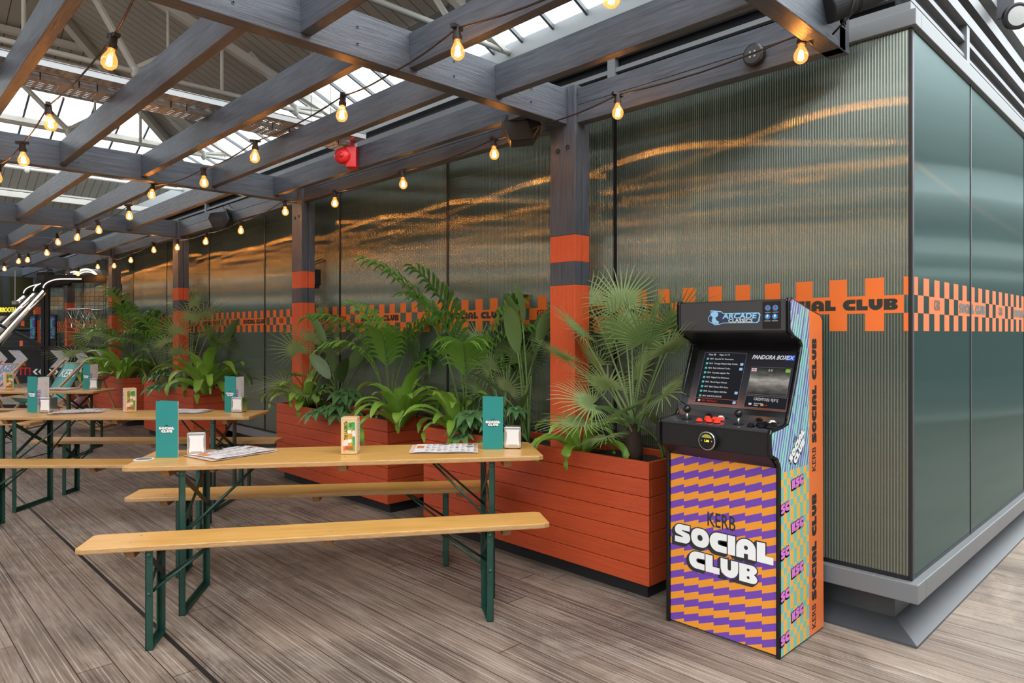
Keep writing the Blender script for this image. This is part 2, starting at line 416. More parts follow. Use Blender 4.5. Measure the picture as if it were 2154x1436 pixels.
# ================================================================== GLAZED BUILDING
GX, GY = 3.56, 1.006           # outer faces of the two glazed sides
ZB, ZT = .300, 2.870
ys = [GY + 1.708*i for i in range(12)]
xs = [GX, 4.633, 6.168, 7.70, 9.24, 10.8]
YE, XE = ys[-1], xs[-1]
win = []
k = 1
for i in range(len(ys)-1):
    wd = strucempty('window_%d' % k, (GX, ys[i], ZB)); k += 1
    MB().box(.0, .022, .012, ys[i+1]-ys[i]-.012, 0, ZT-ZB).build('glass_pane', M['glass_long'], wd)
    m = MB(); m.box(-.006, .03, -.012, .012, 0, ZT-ZB)
    if i == 0: m.v = []; m.f = []; m.mi = []; m.box(-.004, .03, -.004, .010, 0, ZT-ZB)
    m.box(-.003, .01, .012, ys[i+1]-ys[i]-.012, 0, .018)
    m.build('window_frame', M['gasket'], wd)
    win.append(('L', i, wd))
for i in range(len(xs)-1):
    wd = strucempty('window_%d' % k, (xs[i], GY, ZB)); k += 1
    MB().box(.012, xs[i+1]-xs[i]-.010, 0, .022, 0, ZT-ZB).build('glass_pane', M['glass_end'], wd)
    m = MB(); m.box(-.009 if i else .003, .009, -.005, .03, 0, ZT-ZB); m.box(.012, xs[i+1]-xs[i]-.01, -.003, .01, 0, .014)
    m.build('window_frame', M['gasket'], wd)
    win.append(('R', i, wd))
# dark core behind the glazing so that nothing shows through the joints
struct(MB().box(3.64, XE, 1.10, YE, .2, 3.28).build('wall_core', M['void']))
# sill, plinth and flashing
m = MB(); m.box(3.520, 3.64, .966, YE, .207, .297); m.box(3.64, XE, .966, 1.10, .207, .297)
struct(m.build('trim_1', M['steel_grey'], bevel=.004))
m = MB(); m.box(3.66, 3.75, 1.106, YE, 0, .207); m.box(3.75, XE, 1.106, 1.2, 0, .207)
struct(m.build('baseboard_left', M['steel_dark']))
m = MB()
A_, B_, C_ = (3.535, YE), (3.535, .975), (XE, .975); a_, b_, c_ = (3.665, YE), (3.665, 1.108), (XE, 1.108)
P3 = lambda p, z: (p[0], p[1], z)
m.quad(P3(A_,.012), P3(B_,.012), P3(b_,.075), P3(a_,.075)); m.quad(P3(B_,.012), P3(C_,.012), P3(c_,.075), P3(b_,.075))
m.quad(P3(A_,0), P3(B_,0), P3(B_,.012), P3(A_,.012)); m.quad(P3(B_,0), P3(C_,0), P3(C_,.012), P3(B_,.012))
struct(m.build('baseboard_front', M['steel_dark'], fix=False))
# head
m = MB(); m.box(3.535, 3.62, .98, YE, 2.870, 2.945); m.box(3.62, XE, .98, 1.06, 2.870, 2.945)
m.box(3.565, 3.64, 1.01, YE, 2.95, 2.995); m.box(3.64, XE, 1.01, 1.09, 2.95, 2.995)
struct(m.build('trim_2', M['steel_grey'], bevel=.003))
# plant screen rails above
m = MB()
for z0, z1, dx in ((3.045, 3.065, .0), (3.140, 3.168, 0.0), (3.235, 3.300, -.015)):
    m.box(3.595+dx, 3.63, 1.04+dx, YE, z0, z1); m.box(3.63, XE, 1.04+dx, 1.075, z0, z1)
for y in (2.77, 6.27, 9.77, 13.27, 16.8): m.box(3.585, 3.63, y-.03, y+.03, 2.99, 3.24)
for x in (4.70, 7.6): m.box(x-.03, x+.03, 1.03, 1.075, 2.99, 3.24)
struct(m.build('trim_3', M['steel_grey']))
struct(MB().box(3.60, XE, 1.10, 24, 3.30, 3.33).build('ceiling_box_roof', M['void']))
# gutter wall of the hall behind and above the box
m = MB(); m.box(6.06, 6.3, 1.56, 24, 4.68, 5.13); m.box(6.3, 15, 1.56, 1.8, 4.68, 5.13)
struct(m.build('trim_4', M['steel_light']))
m = MB(); m.box(6.10, 6.3, 1.60, 24, 4.46, 4.58); m.box(6.3, 15, 1.60, 1.8, 4.46, 4.58)
struct(m.build('trim_5', M['steel_grey']))
m = MB(); m.box(6.45, 6.5, 1.7, 24, 3.3, 5.1); m.box(6.5, 15, 1.7, 1.75, 3.3, 5.1)
struct(m.build('wall_upper', M['void']))

# orange vinyl band on the glazing: three rows of squares and cut-out words
q = .085
B0 = 1.459
def words_cols(cols):
    """returns set of column spans in the middle row carrying words"""
    return []
def band(side, i, wd):
    a0 = ys[i] if side == 'L' else xs[i]; a1 = ys[i+1] if side == 'L' else xs[i+1]
    st = .0845 if side == 'L' else .0895
    org = .9535 if side == 'L' else 3.567
    m = MB()
    per = 16                            # columns per repeat: KERB (3) . SOCIAL CLUB (6)
    e = .0012
    def rect(u0, u1, z0, z1):
        u0 = max(u0, a0+.012); u1 = min(u1, a1-.012)
        if u1 <= u0: return
        if side == 'L': m.box(-e, 0, u0-a0, u1-a0, z0-ZB, z1-ZB)
        else: m.box(u0-a0, u1-a0, -e, 0, z0-ZB, z1-ZB)
    n0 = int((a0-org)/st)-1; n1 = int((a1-org)/st)+2
    words = []
    for c in range(max(n0, -1), n1):
        u0 = org + c*st; u1 = u0+st
        if side == 'L' and c == 0: pass
        top = (c % 2 == 0)
        if c < 0: continue
        if top:
            rect(u0, u1, B0, B0+q); rect(u0, u1, B0+2*q, B0+3*q)
        # repeating middle row
        k2 = (c + (13 if side == 'R' else 14)) % 16
        if side == 'L': k2 = (c - 1) % 16
        else: k2 = c % 16
        word = None
        if side == 'L':
            full = k2 < 8 or 10 <= k2 < 13
        else:
            full = 3 <= k2 <= 5 or 9 <= k2 <= 15
        if full or not top: rect(u0, u1, B0+q, B0+2*q)
    # words
    reps = []
    if side == 'L':
        for r_ in range(-1, 20): reps += [('S', org+(1+16*r_)*st, 8*st), ('K', org+(11+16*r_)*st, 3*st)]
    else:
        for r_ in range(-1, 12): reps += [('K', org+(3+16*r_)*st, 3*st), ('S', org+(9+16*r_)*st, 7*st)]
    if m.f: m.build('vinyl_band', M['vinyl'], wd)
    for kd, u, wdt in reps:
        uc = u+wdt/2
        if not (a0 < uc < a1): continue
        if side == 'L': mt = frame((-e-.0006, uc-a0, B0+q*1.5-ZB), (0,-1,0), (0,0,1))
        else: mt = frame((uc-a0, -e-.0006, B0+q*1.5-ZB), (1,0,0), (0,0,1))
        if kd == 'S':
            tot = sum(FAT[ch][0] for ch in 'SOCIAL CLUB')+.06*10
            fat('SOCIAL CLUB', q*.62, mt, M['slot'], wd, 'cut_out_word', align='C', sx=min(1.15, wdt*.93/(tot*q*.62)))
        else: text('KERB', q*.85, mt, M['slot'], wd, 'cut_out_word', sx=.62, align='CENTER', offset=.001)
for sd, i, wd in win: band(sd, i, wd)

# ================================================================== MARKET HALL ROOF
K = .46
c1, c2 = 7.9, 12.82
def zr1(x): return c1-K*x
def zr2(y): return c2-K*y
XR = -2.0; ZR = zr1(XR)
def zl(x): return ZR + K*(x-XR)         # mirrored slope on the far side of the ridge
YS = 1.7
m = MB()
def yh(x): return (c2-zr1(x))/K         # hip on the right
# right slope, boarded
xa, xb, xc = XR, 5.33, 6.08
m.add([(xa,YS,zr1(xa)), (xb,YS,zr1(xb)), (xb,yh(xb),zr1(xb)), (xa,yh(xa),zr1(xa))], [(0,1,2,3)])
struct(m.build('ceiling', M['khaki_y'], fix=False))
m = MB()
yg = 15.1; xg = (c1-zr2(yg))/K          # end slope: boards above, glass below
m.add([(XR, yh(XR), ZR), (xg, yg, zr2(yg)), (2*XR-xg, yg, zr2(yg))], [(0,1,2)])
m.add([(-14,22,5.89), (8,22,5.89), (8,23.95,5.0), (-14,23.95,5.0)], [(0,1,2,3)])
struct(m.build('ceiling_end', M['khaki_x'], fix=False))
m = MB(); m.add([(-4.0,YS,zl(-4.0)), (XR,YS,ZR), (XR,yh(XR),ZR), (-4.0,10.7,zl(-4.0))], [(0,1,2,3)])
struct(m.build('ceiling_far_side', M['khaki_y'], fix=False))
def slope_strip(xa_, xb_):
    ya_ = 10.7+(-4.0-xa_); yb_ = 10.7+(-4.0-xb_)
    return MB().add([(xb_,YS,zl(xb_)), (xa_,YS,zl(xa_)), (xa_,ya_,zl(xa_)), (xb_,yb_,zl(xb_))], [(0,1,2,3)])
for n_, (xa_, xb_, g_) in enumerate(((-4.0,-4.8,0), (-4.8,-6.2,1), (-6.2,-7.6,0), (-7.6,-9.6,1))):
    if g_: ww = strucempty('window_%d' % (42+n_*10), (0,0,0)); slope_strip(xa_, xb_).build('glass_pane', M['skyglass'], ww, fix=False)  # unseen skylights added to let more light in from the left
    else: struct(slope_strip(xa_, xb_).build('ceiling_far_side', M['khaki_y'], fix=False))
# glass of right slope and end slope, with glazing bars
m = MB(); m.add([(xb,YS,zr1(xb)), (xc,YS,zr1(xc)), (xc,16.5,zr1(xc)), (xb,yh(xb),zr1(xb))], [(0,1,2,3)])
ww = strucempty('window_40', (0,0,0))
m.build('glass_pane', M['skyglass'], ww, fix=False)
b = MB(); y = 1.9
while y < 16.2:
    b.bar((xb-.05, y, zr1(xb-.05)-.03), (xc, y, zr1(xc)-.03), .035, .05); y += .52
b.bar((xb, YS, zr1(xb)-.05), (xb, yh(xb), zr1(xb)-.05), .06, .08)
b.build('glazing_bars', M['steel_grey'], ww)
ww = strucempty('window_41', (0,0,0)); ye = 16.5; xe = (c1-zr2(ye))/K
m = MB(); m.add([(xg,yg,zr2(yg)), (xe,ye,zr2(ye)), (2*XR-xe,ye,zr2(ye)), (2*XR-xg,yg,zr2(yg))], [(0,1,2,3)])
m.build('glass_pane', M['skyglass'], ww, fix=False)
b = MB(); x = -9.0
while x < xe:
    y0 = max(yg, x+(c2-c1)/K) if x > XR else yg
    if y0 < ye: b.bar((x, y0, zr2(y0)-.03), (x, ye, zr2(ye)-.03), .035, .05, up=(0,K,1))
    x += .52
b.build('glazing_bars', M['steel_grey'], ww)
ww = strucempty('window_43', (0,0,0))
MB().add([(-14,16.95,5.15), (8,16.95,5.15), (8,22,5.89), (-14,22,5.89)], [(0,1,2,3)]).build('glass_pane', M['skyglass'], ww, fix=False)  # hidden skylight, added to light the far end
# purlins, hip, valley gutter
m = MB()
m.bar((-9, 15.8, zr2(15.8)-.10), (xe-.6, 15.8, zr2(15.8)-.10), .10, .14)
m.bar((-9, 13.8, zr2(13.8)-.08), (3.0, 13.8, zr2(13.8)-.08), .12, .10)
m.bar((-9, 16.72, 5.16), (6.06, 16.72, 5.16), .4, .08)
m.bar((-9, 23.0, 5.36), (6.06, 23.0, 5.36), .05, .05)
m.bar((XR, yh(XR), ZR-.08), (xe, ye, zr2(ye)-.08), .12, .16)
struct(m.build('trim_6', M['white_steel']))

def truss(y, lab, x0=-2.0):
    t = thing('roof_truss', lab, 'roof truss', (0, y, 5.0), 0, 'cream steel roof trusses of the hall')
    def top(x): return min(zr1(x), zr2(y) if y > yh(x) else 99)-5.0-.13
    MB().tube([(x0,0,0),(6.06,0,0)], .036, 10).build('bottom_chord', M['white_steel'], t, smooth=True)
    m = MB()
    if y < 14: m.bar((x0,0,top(x0)), (5.95,0,top(5.95)), .10, .12)
    else:
        xh = y-(c2-c1)/K
        m.bar((x0,0,zr2(y)-5.13), (xh,0,zr2(y)-5.13), .10, .12); m.bar((xh,0,zr2(y)-5.13), (5.95,0,top(5.95)), .10, .12)
    m.build('top_rafter', M['white_steel'], t)
    for xn in (.52, 2.85, 5.18):
        for s_ in (-1, 1):
            xt = xn + (1.15*s_ if xn < 5 else .75*s_)
            ht = top(min(xt, 5.9))
            a = Vector((xn, 0, .03)); b_ = Vector((xt, 0, max(ht-.02, .15)))
            mm = MB(); mm.bar(a, b_, .09, .012, up=(0,1,0)); mm.bar(a, b_, .012, .07, up=(0,1,0))
            mm.build('diagonal', M['white_steel'], t)
        MB().tube([(xn+.42, 0, 0), (xn+.42, 0, max(top(min(xn+.42, 5.9)), .1))], .02, 8).build('hanger', M['white_steel'], t, smooth=True)
        MB().lathe([(.02,-.09),(.05,-.05),(.055,.03),(.03,.09)], 10, (xn,0,0)).build('joint', M['white_steel'], t, smooth=True)
    for xn in (-.35, 1.6, 4.02):
        MB().tube([(xn, 0, 0), (xn, 0, max(top(xn), .1))], .026, 8).build('hanger', M['white_steel'], t, smooth=True)
truss(2.4, 'cream steel roof truss nearest the camera, mostly above the frame')
truss(6.3, 'cream steel roof truss crossing above the near pergola bay')
truss(10.3, 'cream steel roof truss whose chord passes behind the hanging cable tray')
truss(14.2, 'cream steel roof truss under the hipped end of the glazed roof')
truss(18.0, 'cream steel roof truss beyond the valley gutter, furthest away')
# closing walls of the hall (far end and far side)
m = MB(); m.box(-14, 8, 24, 24.2, 0, 5.1)
struct(m.build('wall_back', plain('dark_back_wall', (.014, .016, .015), .6)))
for i_, (x0, x1) in enumerate(((-1.2, .9), (1.1, 3.2), (3.4, 5.4))):
    ww = strucempty('window_%d' % (50+i_), (x0, 23.98, 1.6))
    MB().box(0, x1-x0, -.02, 0, 0, 1.5).build('glass_pane', plain('olive_glass', (.035, .035, .015), .15), ww)
    b = MB(); b.box(-.04, x1-x0+.04, -.05, .0, -.05, 0); b.box(-.04, x1-x0+.04, -.05, 0, 1.5, 1.56)
    b.build('window_frame', M['steel_dark'], ww)
m = MB()
for z0, z1 in ((0, 2.35), (2.60, 3.0), (3.22, 3.75), (4.2, 5.2)): m.box(-10.2, -10, YS, 24, z0, z1)  # unseen slots shaped to put pale bands into the glass reflections
y = YS
while y < 24: m.box(-10.2, -10, y, y+.45, 2.3, 4.4); y += 3.1
struct(m.build('wall_left', plain('dark_green_wall', (.025, .036, .028), .6)))
ww = strucempty('window_60', (-10.1, YS, 2.3)); MB().box(-.01, .01, 0, 22, 0, 1.95).build('glass_pane', M['skyglass'], ww)
# unseen slotted wall and canopy, added to darken and band the reflections
m = MB()
for z0, z1 in ((0, 2.45), (2.62, 2.85), (3.15, 3.9)): m.box(-14, 22, -9.2, -9, z0, z1)
for x in range(-13, 22, 4): m.box(x, x+.3, -9.2, -9.02, 0, 3.9)
struct(m.build('wall_front_added', plain('added_teal_wall', (.045, .075, .066), .6)))

m = MB()
for y0, y1 in ((-9.0,-8.1), (-7.7,-6.4), (-6.0,-3.4)): m.box(-14, 22, y0, y1, 4.4, 4.6)
m.box(-14, 22, -3.5, -3.4, 4.0, 4.6)
struct(m.build('ceiling_front_added', plain('added_dark_canopy', (.05,.06,.055), .6)))
# ================================================================== PERGOLA
PB = Vector((3.25, 2.79, 0))
perg = thing('pergola', 'long charcoal stained timber pergola on posts banded in orange, over the tables', 'pergola', PB)
ZC0, ZC1 = 2.755, 2.975
posty = [2.79, 6.33, 9.83, 13.03, 16.28, 19.5]
crossy = [1.22, 2.855, 6.42, 9.91, 13.09, 16.34, 19.56]
XL = -2.6
for i, y in enumerate(crossy):
    xe_ = 3.39 if i == 0 else 3.25
    o = MB().box(XL, xe_, y, y+.09, ZC0, ZC1).build('crossbeam', M['char_x'], perg, bevel=.004, off=PB)
    if i == 0: MB().lathe([(.017,-.002),(.017,.003),(.010,.003),(.010,-.002)], 12, (3.33, y-.001, 2.885), Matrix.Rotation(PI/2, 3, 'X')).build('bolt', M['black'], o, off=PB)
    m = MB()
    nx = [1.75, 2.34, 2.93, 1.16] if i % 2 else [1.95, 2.55, 1.36, .8]
    for x in nx:
        for z in (2.82, 2.90): m.lathe([(.008,-.001),(.008,.002),(.004,.002),(.004,-.001)], 8, (x, y-.001, z), Matrix.Rotation(PI/2, 3, 'X'))
    m.build('screws', M['steel_dark'], o, off=PB)
rx_even = [3.0, 2.41, 1.82, 1.23, .64, .05, -.54, -1.13, -1.72]
rx_odd = [2.64, 2.05, 1.46, .87, .28, -.31, -.90, -1.49]
for i in range(len(crossy)-1):
    rows = rx_odd if i % 2 == 0 else rx_even
    for x in rows:
        MB().box(x, x+.055, crossy[i]+.09, crossy[i+1], 2.785, 2.962).build('rafter', M['char_y'], perg, bevel=.003, off=PB)
for i in range(len(posty)):
    y0 = posty[i]; y1 = y0 + .21
    m = MB(); m.box(3.25, 3.318, y0, y1, 2.062, 2.99); m.box(3.322, 3.39, y0, y1, 2.062, 2.975)
    p = m.build('post', M['char_z'], perg, bevel=.003, off=PB)
    for z0, z1, mt, lb in ((1.895, 2.062, 'orange_post', 'orange painted band'), (1.75, 1.895, 'char_z', None), (.0, 1.75, 'orange_post', 'orange painted lower length')):
        m = MB(); m.box(3.25, 3.318, y0, y1, z0, z1); m.box(3.322, 3.39, y0, y1, z0, z1)
        b = m.build('painted_band', M[mt], p, bevel=.003, off=PB)
        if lb: b['label'] = lb
    for (yy, z) in ((y0+.14, 2.60), (y0+.06, 2.61)):
        MB().lathe([(.016,-.002),(.016,.003),(.010,.003),(.010,-.002)], 10, (3.249, yy, z), Matrix.Rotation(-PI/2, 3, 'Y')).build('bolt', M['black'], p, off=PB)
    for (x, z) in ((3.285, 2.93), (3.285, 2.80), (3.355, 2.865)):
        MB().lathe([(.016,-.002),(.016,.003),(.010,.003),(.010,-.002)], 10, (x, y0-.001, z), Matrix.Rotation(PI/2, 3, 'X')).build('bolt', M['black'], p, off=PB)
    ya = crossy[0]+.0 if i == 0 else posty[i-1]+.21
    m = MB(); m.box(3.272, 3.345, ya, y0, ZC0, ZC0+.108); m.box(3.272, 3.345, ya, y0, ZC0+.110, ZC1-.005)
    m.build('edge_beam', M['char_y'], perg, bevel=.003, off=PB)

# ------------------------------------------------------------------ string lights
def bulb_mats():
    t = NT('amber_bulb_glass')
    tr = t.n('BsdfTransparent', {'Color': (1, .80, .50, 1)}).outputs[0]
    gl = t.n('BsdfGlossy', {'Color': (1, .85, .7, 1), 'Roughness': .05}).outputs[0]
    em = t.n('Emission', {'Color': (1, .42, .10, 1), 'Strength': 2.0}).outputs[0]
    lw = t.n('LayerWeight', {'Blend': .35}).outputs['Facing']
    a = t.n('MixShader', {0: t.math('MULTIPLY', lw, .6), 1: tr, 2: gl}).outputs[0]
    a = t.n('MixShader', {0: .18, 1: a, 2: em}).outputs[0]
    return t.done(a)
M['bulb'] = bulb_mats()
M['filament'] = emit('glowing_filament', (1.0, .44, .12), 85)
sockmb = MB(); sockmb.lathe([(.010,.02),(.017,.015),(.017,-.02),(.021,-.022),(.021,-.042),(.016,-.044)], 12); sockmb.box(-.012,.012,-.034,.034,.006,.022)
bulbmb = MB(); bulbmb.lathe([(.013,-.042),(.014,-.052),(.022,-.066),(.030,-.082),(.032,-.097),(.028,-.113),(.017,-.125),(.004,-.129)], 16)
filmb = MB()
for j in range(4):
    a = PI/2*j+.4; filmb.tube([(.004*math.cos(a), .004*math.sin(a), -.070), (.011*math.cos(a), .011*math.sin(a), -.110)], .0046, 5)
proto = None
ORD = ['first','second','third','fourth','fifth','sixth','seventh','eighth','ninth','tenth','eleventh','twelfth','thirteenth','fourteenth','fifteenth','sixteenth']
def bulb(p, label, group, tilt):
    global proto
    if proto is None:
        t = thing('light_bulb', label, 'light bulb', p, 0, group)
        sockmb.build('bulb_socket', M['socket'], t, smooth=False)
        g = bulbmb.build('glass_bulb', M['bulb'], t, smooth=True)
        filmb.build('filament', M['filament'], g)
        proto = t
    else:
        t = copy_tree(proto); t.location = p; tag(t, label, 'light bulb', group)
    t.rotation_euler = tilt
def string(name, pts, x, hooks, where, ext=()):
    """pts: (y,z) of the glowing centres"""
    cab = []
    tops = [(y, z+.098) for y, z in pts]
    allp = sorted(tops + hooks)
    P = []
    for (ya, za), (yb, zb) in zip(allp, allp[1:]):
        for k in range(6):
            f = k/6; P.append((x, ya+(yb-ya)*f, za+(zb-za)*f - .025*math.sin(PI*f)*min(1, abs(yb-ya))))
    P.append((x, allp[-1][0], allp[-1][1]))
    o = MB().tube(P, .0045, 6).build('string_light_cable', M['cable'], None, smooth=True, off=None)
    tag(o, 'brown festoon cable ' + where, 'cable')
    h = MB()
    for (yy, zz) in hooks: h.tube([(x, yy, zz-.004), (x, yy, ZC0+.002)], .003, 5)
    if hooks: h.build('cable_hooks', M['steel_dark'], o)
    for i, (y, z) in enumerate(sorted(pts)):
        random.seed(hash_(name)+i)
        bulb((x, y, z+.098-.01), 'glowing filament bulb, %s along the string %s' % ((ORD + ['seventeenth','eighteenth'])[i], where),
             'filament bulbs ' + where, (random.uniform(-.12,.12), random.uniform(-.12,.12), random.uniform(0,3)))
def hash_(s): return sum(ord(c)*7 for c in s)
HK = [(1.27, 2.735), (2.90, 2.735), (6.465, 2.735), (9.955, 2.735), (13.13, 2.735), (16.38, 2.735)]
string('A', [(1.32,2.70),(2.35,2.678),(3.37,2.637),(4.41,2.60),(5.43,2.59),(6.39,2.638),(7.42,2.561),(8.41,2.535),(9.41,2.555),(10.36,2.603),(11.4,2.54),(12.3,2.52),(13.3,2.57),(14.6,2.53),(15.9,2.55)],
       3.10, HK, 'under the wall-side edge beam')
string('B', [(.6,2.62),(1.5,2.64),(2.36,2.70),(3.33,2.639),(4.44,2.613),(5.35,2.585),(6.53,2.66),(7.25,2.563),(8.35,2.545),(9.2,2.55),(10.3,2.60),(10.95,2.52),(12.2,2.52),(12.9,2.55),(14.3,2.53),(15.6,2.55)],
       1.95, HK, 'down the middle of the pergola')
string('C', [(1.2,2.62),(2.2,2.60),(3.19,2.575),(4.44,2.585),(5.2,2.53),(6.1,2.56),(7.3,2.56),(8.3,2.55),(9.3,2.56),(10.3,2.60),(11.3,2.54),(12.3,2.55),(13.3,2.57)],
       .80, HK[:5], 'near the left side of the pergola')
string('D', [(1.4+1.0*i, 2.58+.04*(i%2)) for i in range(12)], -.6, HK[:5], 'over the left part of the pergola')

string('E', [(1.0+1.05*i, 2.56+.04*(i%2)) for i in range(14)], -1.8, HK[:5], 'along the outermost left part of the pergola')
string('F', [(2.2+.95*i, 2.62-.05*(i%2)) for i in range(18)], -5.2, [], 'strung across the open middle of the hall')
string('G', [(2.0+.95*i, 2.50-.05*(i%2)) for i in range(18)], -9.2, [], 'strung along the far side wall of the hall')
# ------------------------------------------------------------------ cable tray, sounder, speakers, spots
def perforated():
    t = NT('perforated_tray'); o = t.obj(); s = t.n('SeparateXYZ', {0: o})
    fx = t.math('FRACT', t.math('MULTIPLY', s.outputs[0], 1/.050)); fy = t.math('FRACT', t.math('MULTIPLY', s.outputs[1], 1/.036))
    gx = t.math('FRACT', t.math('MULTIPLY', s.outputs[0], 1/.200))
    hole = t.math('MULTIPLY', t.math('MULTIPLY', t.math('LESS_THAN', fx, .62), t.math('LESS_THAN', fy, .5)), t.math('LESS_THAN', gx, .78))
    b = t.bsdf((.52, .47, .42), .4, .4)
    tr = t.n('BsdfTransparent').outputs[0]
    return t.done(t.n('MixShader', {0: hole, 1: b, 2: tr}).outputs[0])
M['perf'] = perforated()
TY = 4.77
tray = thing('cable_tray', 'perforated galvanised cable tray hung across above the pergola rafters', 'cable tray', (-.6, TY, 2.965))
L = 3.60
MB().box(0, L, .0, .13, .035, .038).build('tray_floor', M['perf'], tray)
MB().box(0, L, .14, .34, 0, .003).build('tray_floor', M['perf'], tray)
m = MB(); m.box(0, L, -.003, 0, .035, .075); m.box(0, L, .13, .133, .0, .040); m.box(0, L, .34, .343, 0, .045)
m.box(0, L, -.010, 0, .073, .076); m.box(0, L, .343, .353, .043, .046)
m.build('tray_flange', M['galv'], tray)
random.seed(3)
for i in range(24):
    x = .2 + i*.14 + random.uniform(-.04,.04); MB().box(x, x+.006, .127, .136, -.008, .046).build('cable_tie', M['black'], tray)
m = MB()
for i in range(4): m.tube([(0, .03+.02*i, .046), (1.2, .04+.02*i, .048), (2.6, .03+.02*i, .045), (L-.1, .04+.02*i, .047)], .006, 6)
m.build('cables', plain('grey_cables', (.2, .2, .2), .5), tray)
m = MB()
for x in (.9, 3.3):
    for y in (.02, .33): m.tube([(x, y, .0), (x, y+.01, 1.75)], .0025, 5)
m.build('suspension_wire', M['steel_dark'], tray)

al = thing('alarm_sounder', 'red fire alarm sounder hanging from the end of the cable tray', 'alarm', (2.935, 4.93, 2.875), RZ)
MB().box(-.01, .075, -.05, .05, -.095, .075).build('alarm_body', M['red'], al, bevel=.008)
m = MB(); m.lathe([(.062,.0),(.066,.02),(.05,.045),(.03,.05),(.012,.05)], 20, (-.035, -.035, -.005), Matrix.Rotation(PI/2, 3, 'X'))
m.lathe([(.02,.0),(.02,.058),(.006,.06)], 12, (-.035, -.035, -.005), Matrix.Rotation(PI/2, 3, 'X'))
m.build('alarm_horn', M['red'], al, smooth=True)
m = MB(); m.box(.0, .05, -.02, .02, .075, .16); m.tube([(.0,0,.14),(.0,-.0,.19),(.06,0,.21),(.08,0,.16)], .006, 6)
m.build('alarm_bracket', M['red'], al)

def speaker(loc, label, sc, rz=RZ):
    t = thing('speaker', label, 'speaker', loc, rz, 'wedge speakers under the pergola')
    prof = [(-.155,.04),(-.09,-.085),(.09,-.085),(.14,.02),(.06,.085),(-.09,.085)]
    o = MB().prism([(-.11*sc,.075*sc),(-.13*sc,.02*sc),(-.075*sc,-.10*sc),(.07*sc,-.085*sc),(.12*sc,.0),(.085*sc,.095*sc)], 'y', -.08*sc, .09*sc).build('speaker_box', M['black'], t, bevel=.01*sc)
    MB().add([(-.128*sc,-.082*sc,.018*sc),(-.073*sc,-.082*sc,-.097*sc),(.066*sc,-.082*sc,-.083*sc),(.03*sc,-.082*sc,.03*sc)], [(0,1,2,3)]).build('speaker_grille', plain('speaker_grille_%d' % int(sc*100), (.02,.016,.013), .5, bump=.6, bs=900), t)
    m = MB(); m.box(.02*sc, .05*sc, .0, .12*sc, .08*sc, .14*sc); m.build('speaker_bracket', M['steel_dark'], t)
    m = MB(); m.tube([(.02, .05, .09*sc), (.0, .03, .17*sc), (.06, .03, .2*sc), (.1, .04, .15*sc)], .004, 5).build('speaker_cable', M['cable'], t)
speaker((3.12, 3.12, 2.755), 'black wedge speaker beside the orange banded post nearest the arcade cabinet', 1.0)
speaker((3.17, 8.12, 2.76), 'black wedge speaker hung on the edge beam between the second and third posts', 1.0)
speaker((3.0, 16.9, 2.62), 'black wedge speaker above the basketball cage, furthest away', 1.1)

sp_ = thing('spotlight', 'black cylindrical spotlight clamped above the last bulb at the pergola corner', 'spotlight', (3.215, 1.12, 2.93), 0)
Mx = Matrix.Rotation(R(-62), 3, 'Y') @ Matrix.Rotation(R(8), 3, 'X')
def cyl_along(a, b, prof, n=24):
    a = Vector(a); b = Vector(b); d = (b-a).normalized(); q_ = d.to_track_quat('Z', 'Y').to_matrix()
    return a, q_, (b-a).length
sd = Vector((VX*.9+VZ*.1, UX*.9+UZ*.1, .38)).normalized(); q_ = sd.to_track_quat('Z', 'Y').to_matrix()
MB().lathe([(.058,-.16),(.062,-.155),(.062,-.05),(.056,-.045),(.056,-.03),(.062,-.025),(.062,.07),(.05,.08)], 28, (0,0,0), q_).build('lamp_body', M['black_matt'], sp_, smooth=False, bevel=.002)
MB().lathe([(.04,.075),(.044,.08),(.044,.15),(.03,.165)], 24, q_ @ Vector((.0,-.012,.0)), q_).build('lamp_head', M['black'], sp_, smooth=True)
MB().lathe([(.026,.163),(.026,.170),(.010,.170)], 18, q_ @ Vector((.0,-.012,.0)), q_).build('lamp_dial', plain('dial_glass', (.02,.05,.05), .1), sp_)
MB().tube([Vector((-.07,.0,.06)), Vector((-.085,-.02,-.02)), Vector((-.08,-.0,-.10)), Vector((-.05,.09,-.15))], .005, 6).build('lamp_lead', M['black'], sp_, smooth=True)
j = thing('junction_box', 'small round black junction box behind the bulb at the pergola corner', 'junction box', (3.265, 1.62, 2.83))
MB().lathe([(.055,-.0),(.055,.03),(.045,.036)], 20, (0,0,0), Matrix.Rotation(-PI/2, 3, 'Y')).build('box_body', M['black'], j, bevel=.003)
m = MB()
for dz in (-.012,.012):
    for dy in (-.012,.012): m.lathe([(.005,.036),(.005,.038),(.002,.038)], 8, (0,dy,dz), Matrix.Rotation(-PI/2, 3, 'Y'))
m.build('cover_screws', M['steel_light'], j)

def sensor(loc, label):
    t = thing('bracket_fitting', label, 'fitting', loc)
    MB().box(.0, .075, -.06, .03, -.1, .06).build('lamp_housing', M['black'], t, bevel=.008)
    m = MB(); m.box(-.0, .03, -.01, .03, .06, .10); m.bar((.0,0,.10), (.14,-.03,.16), .02, .012); m.bar((.0,.02,.12), (.12,0,.175), .012, .012)
    m.box(.0,.03,-.01,.02,.2,.34); m.box(.02,.06,-.05,.0,-.13,-.1)
    m.build('bracket', M['black'], t)
sensor((3.392, 6.40, 2.03), 'small black adjustable fitting bracketed to the second orange banded post')
sensor((3.392, 13.1, 1.95), 'small black adjustable fitting bracketed to the post beside the basketball cage')

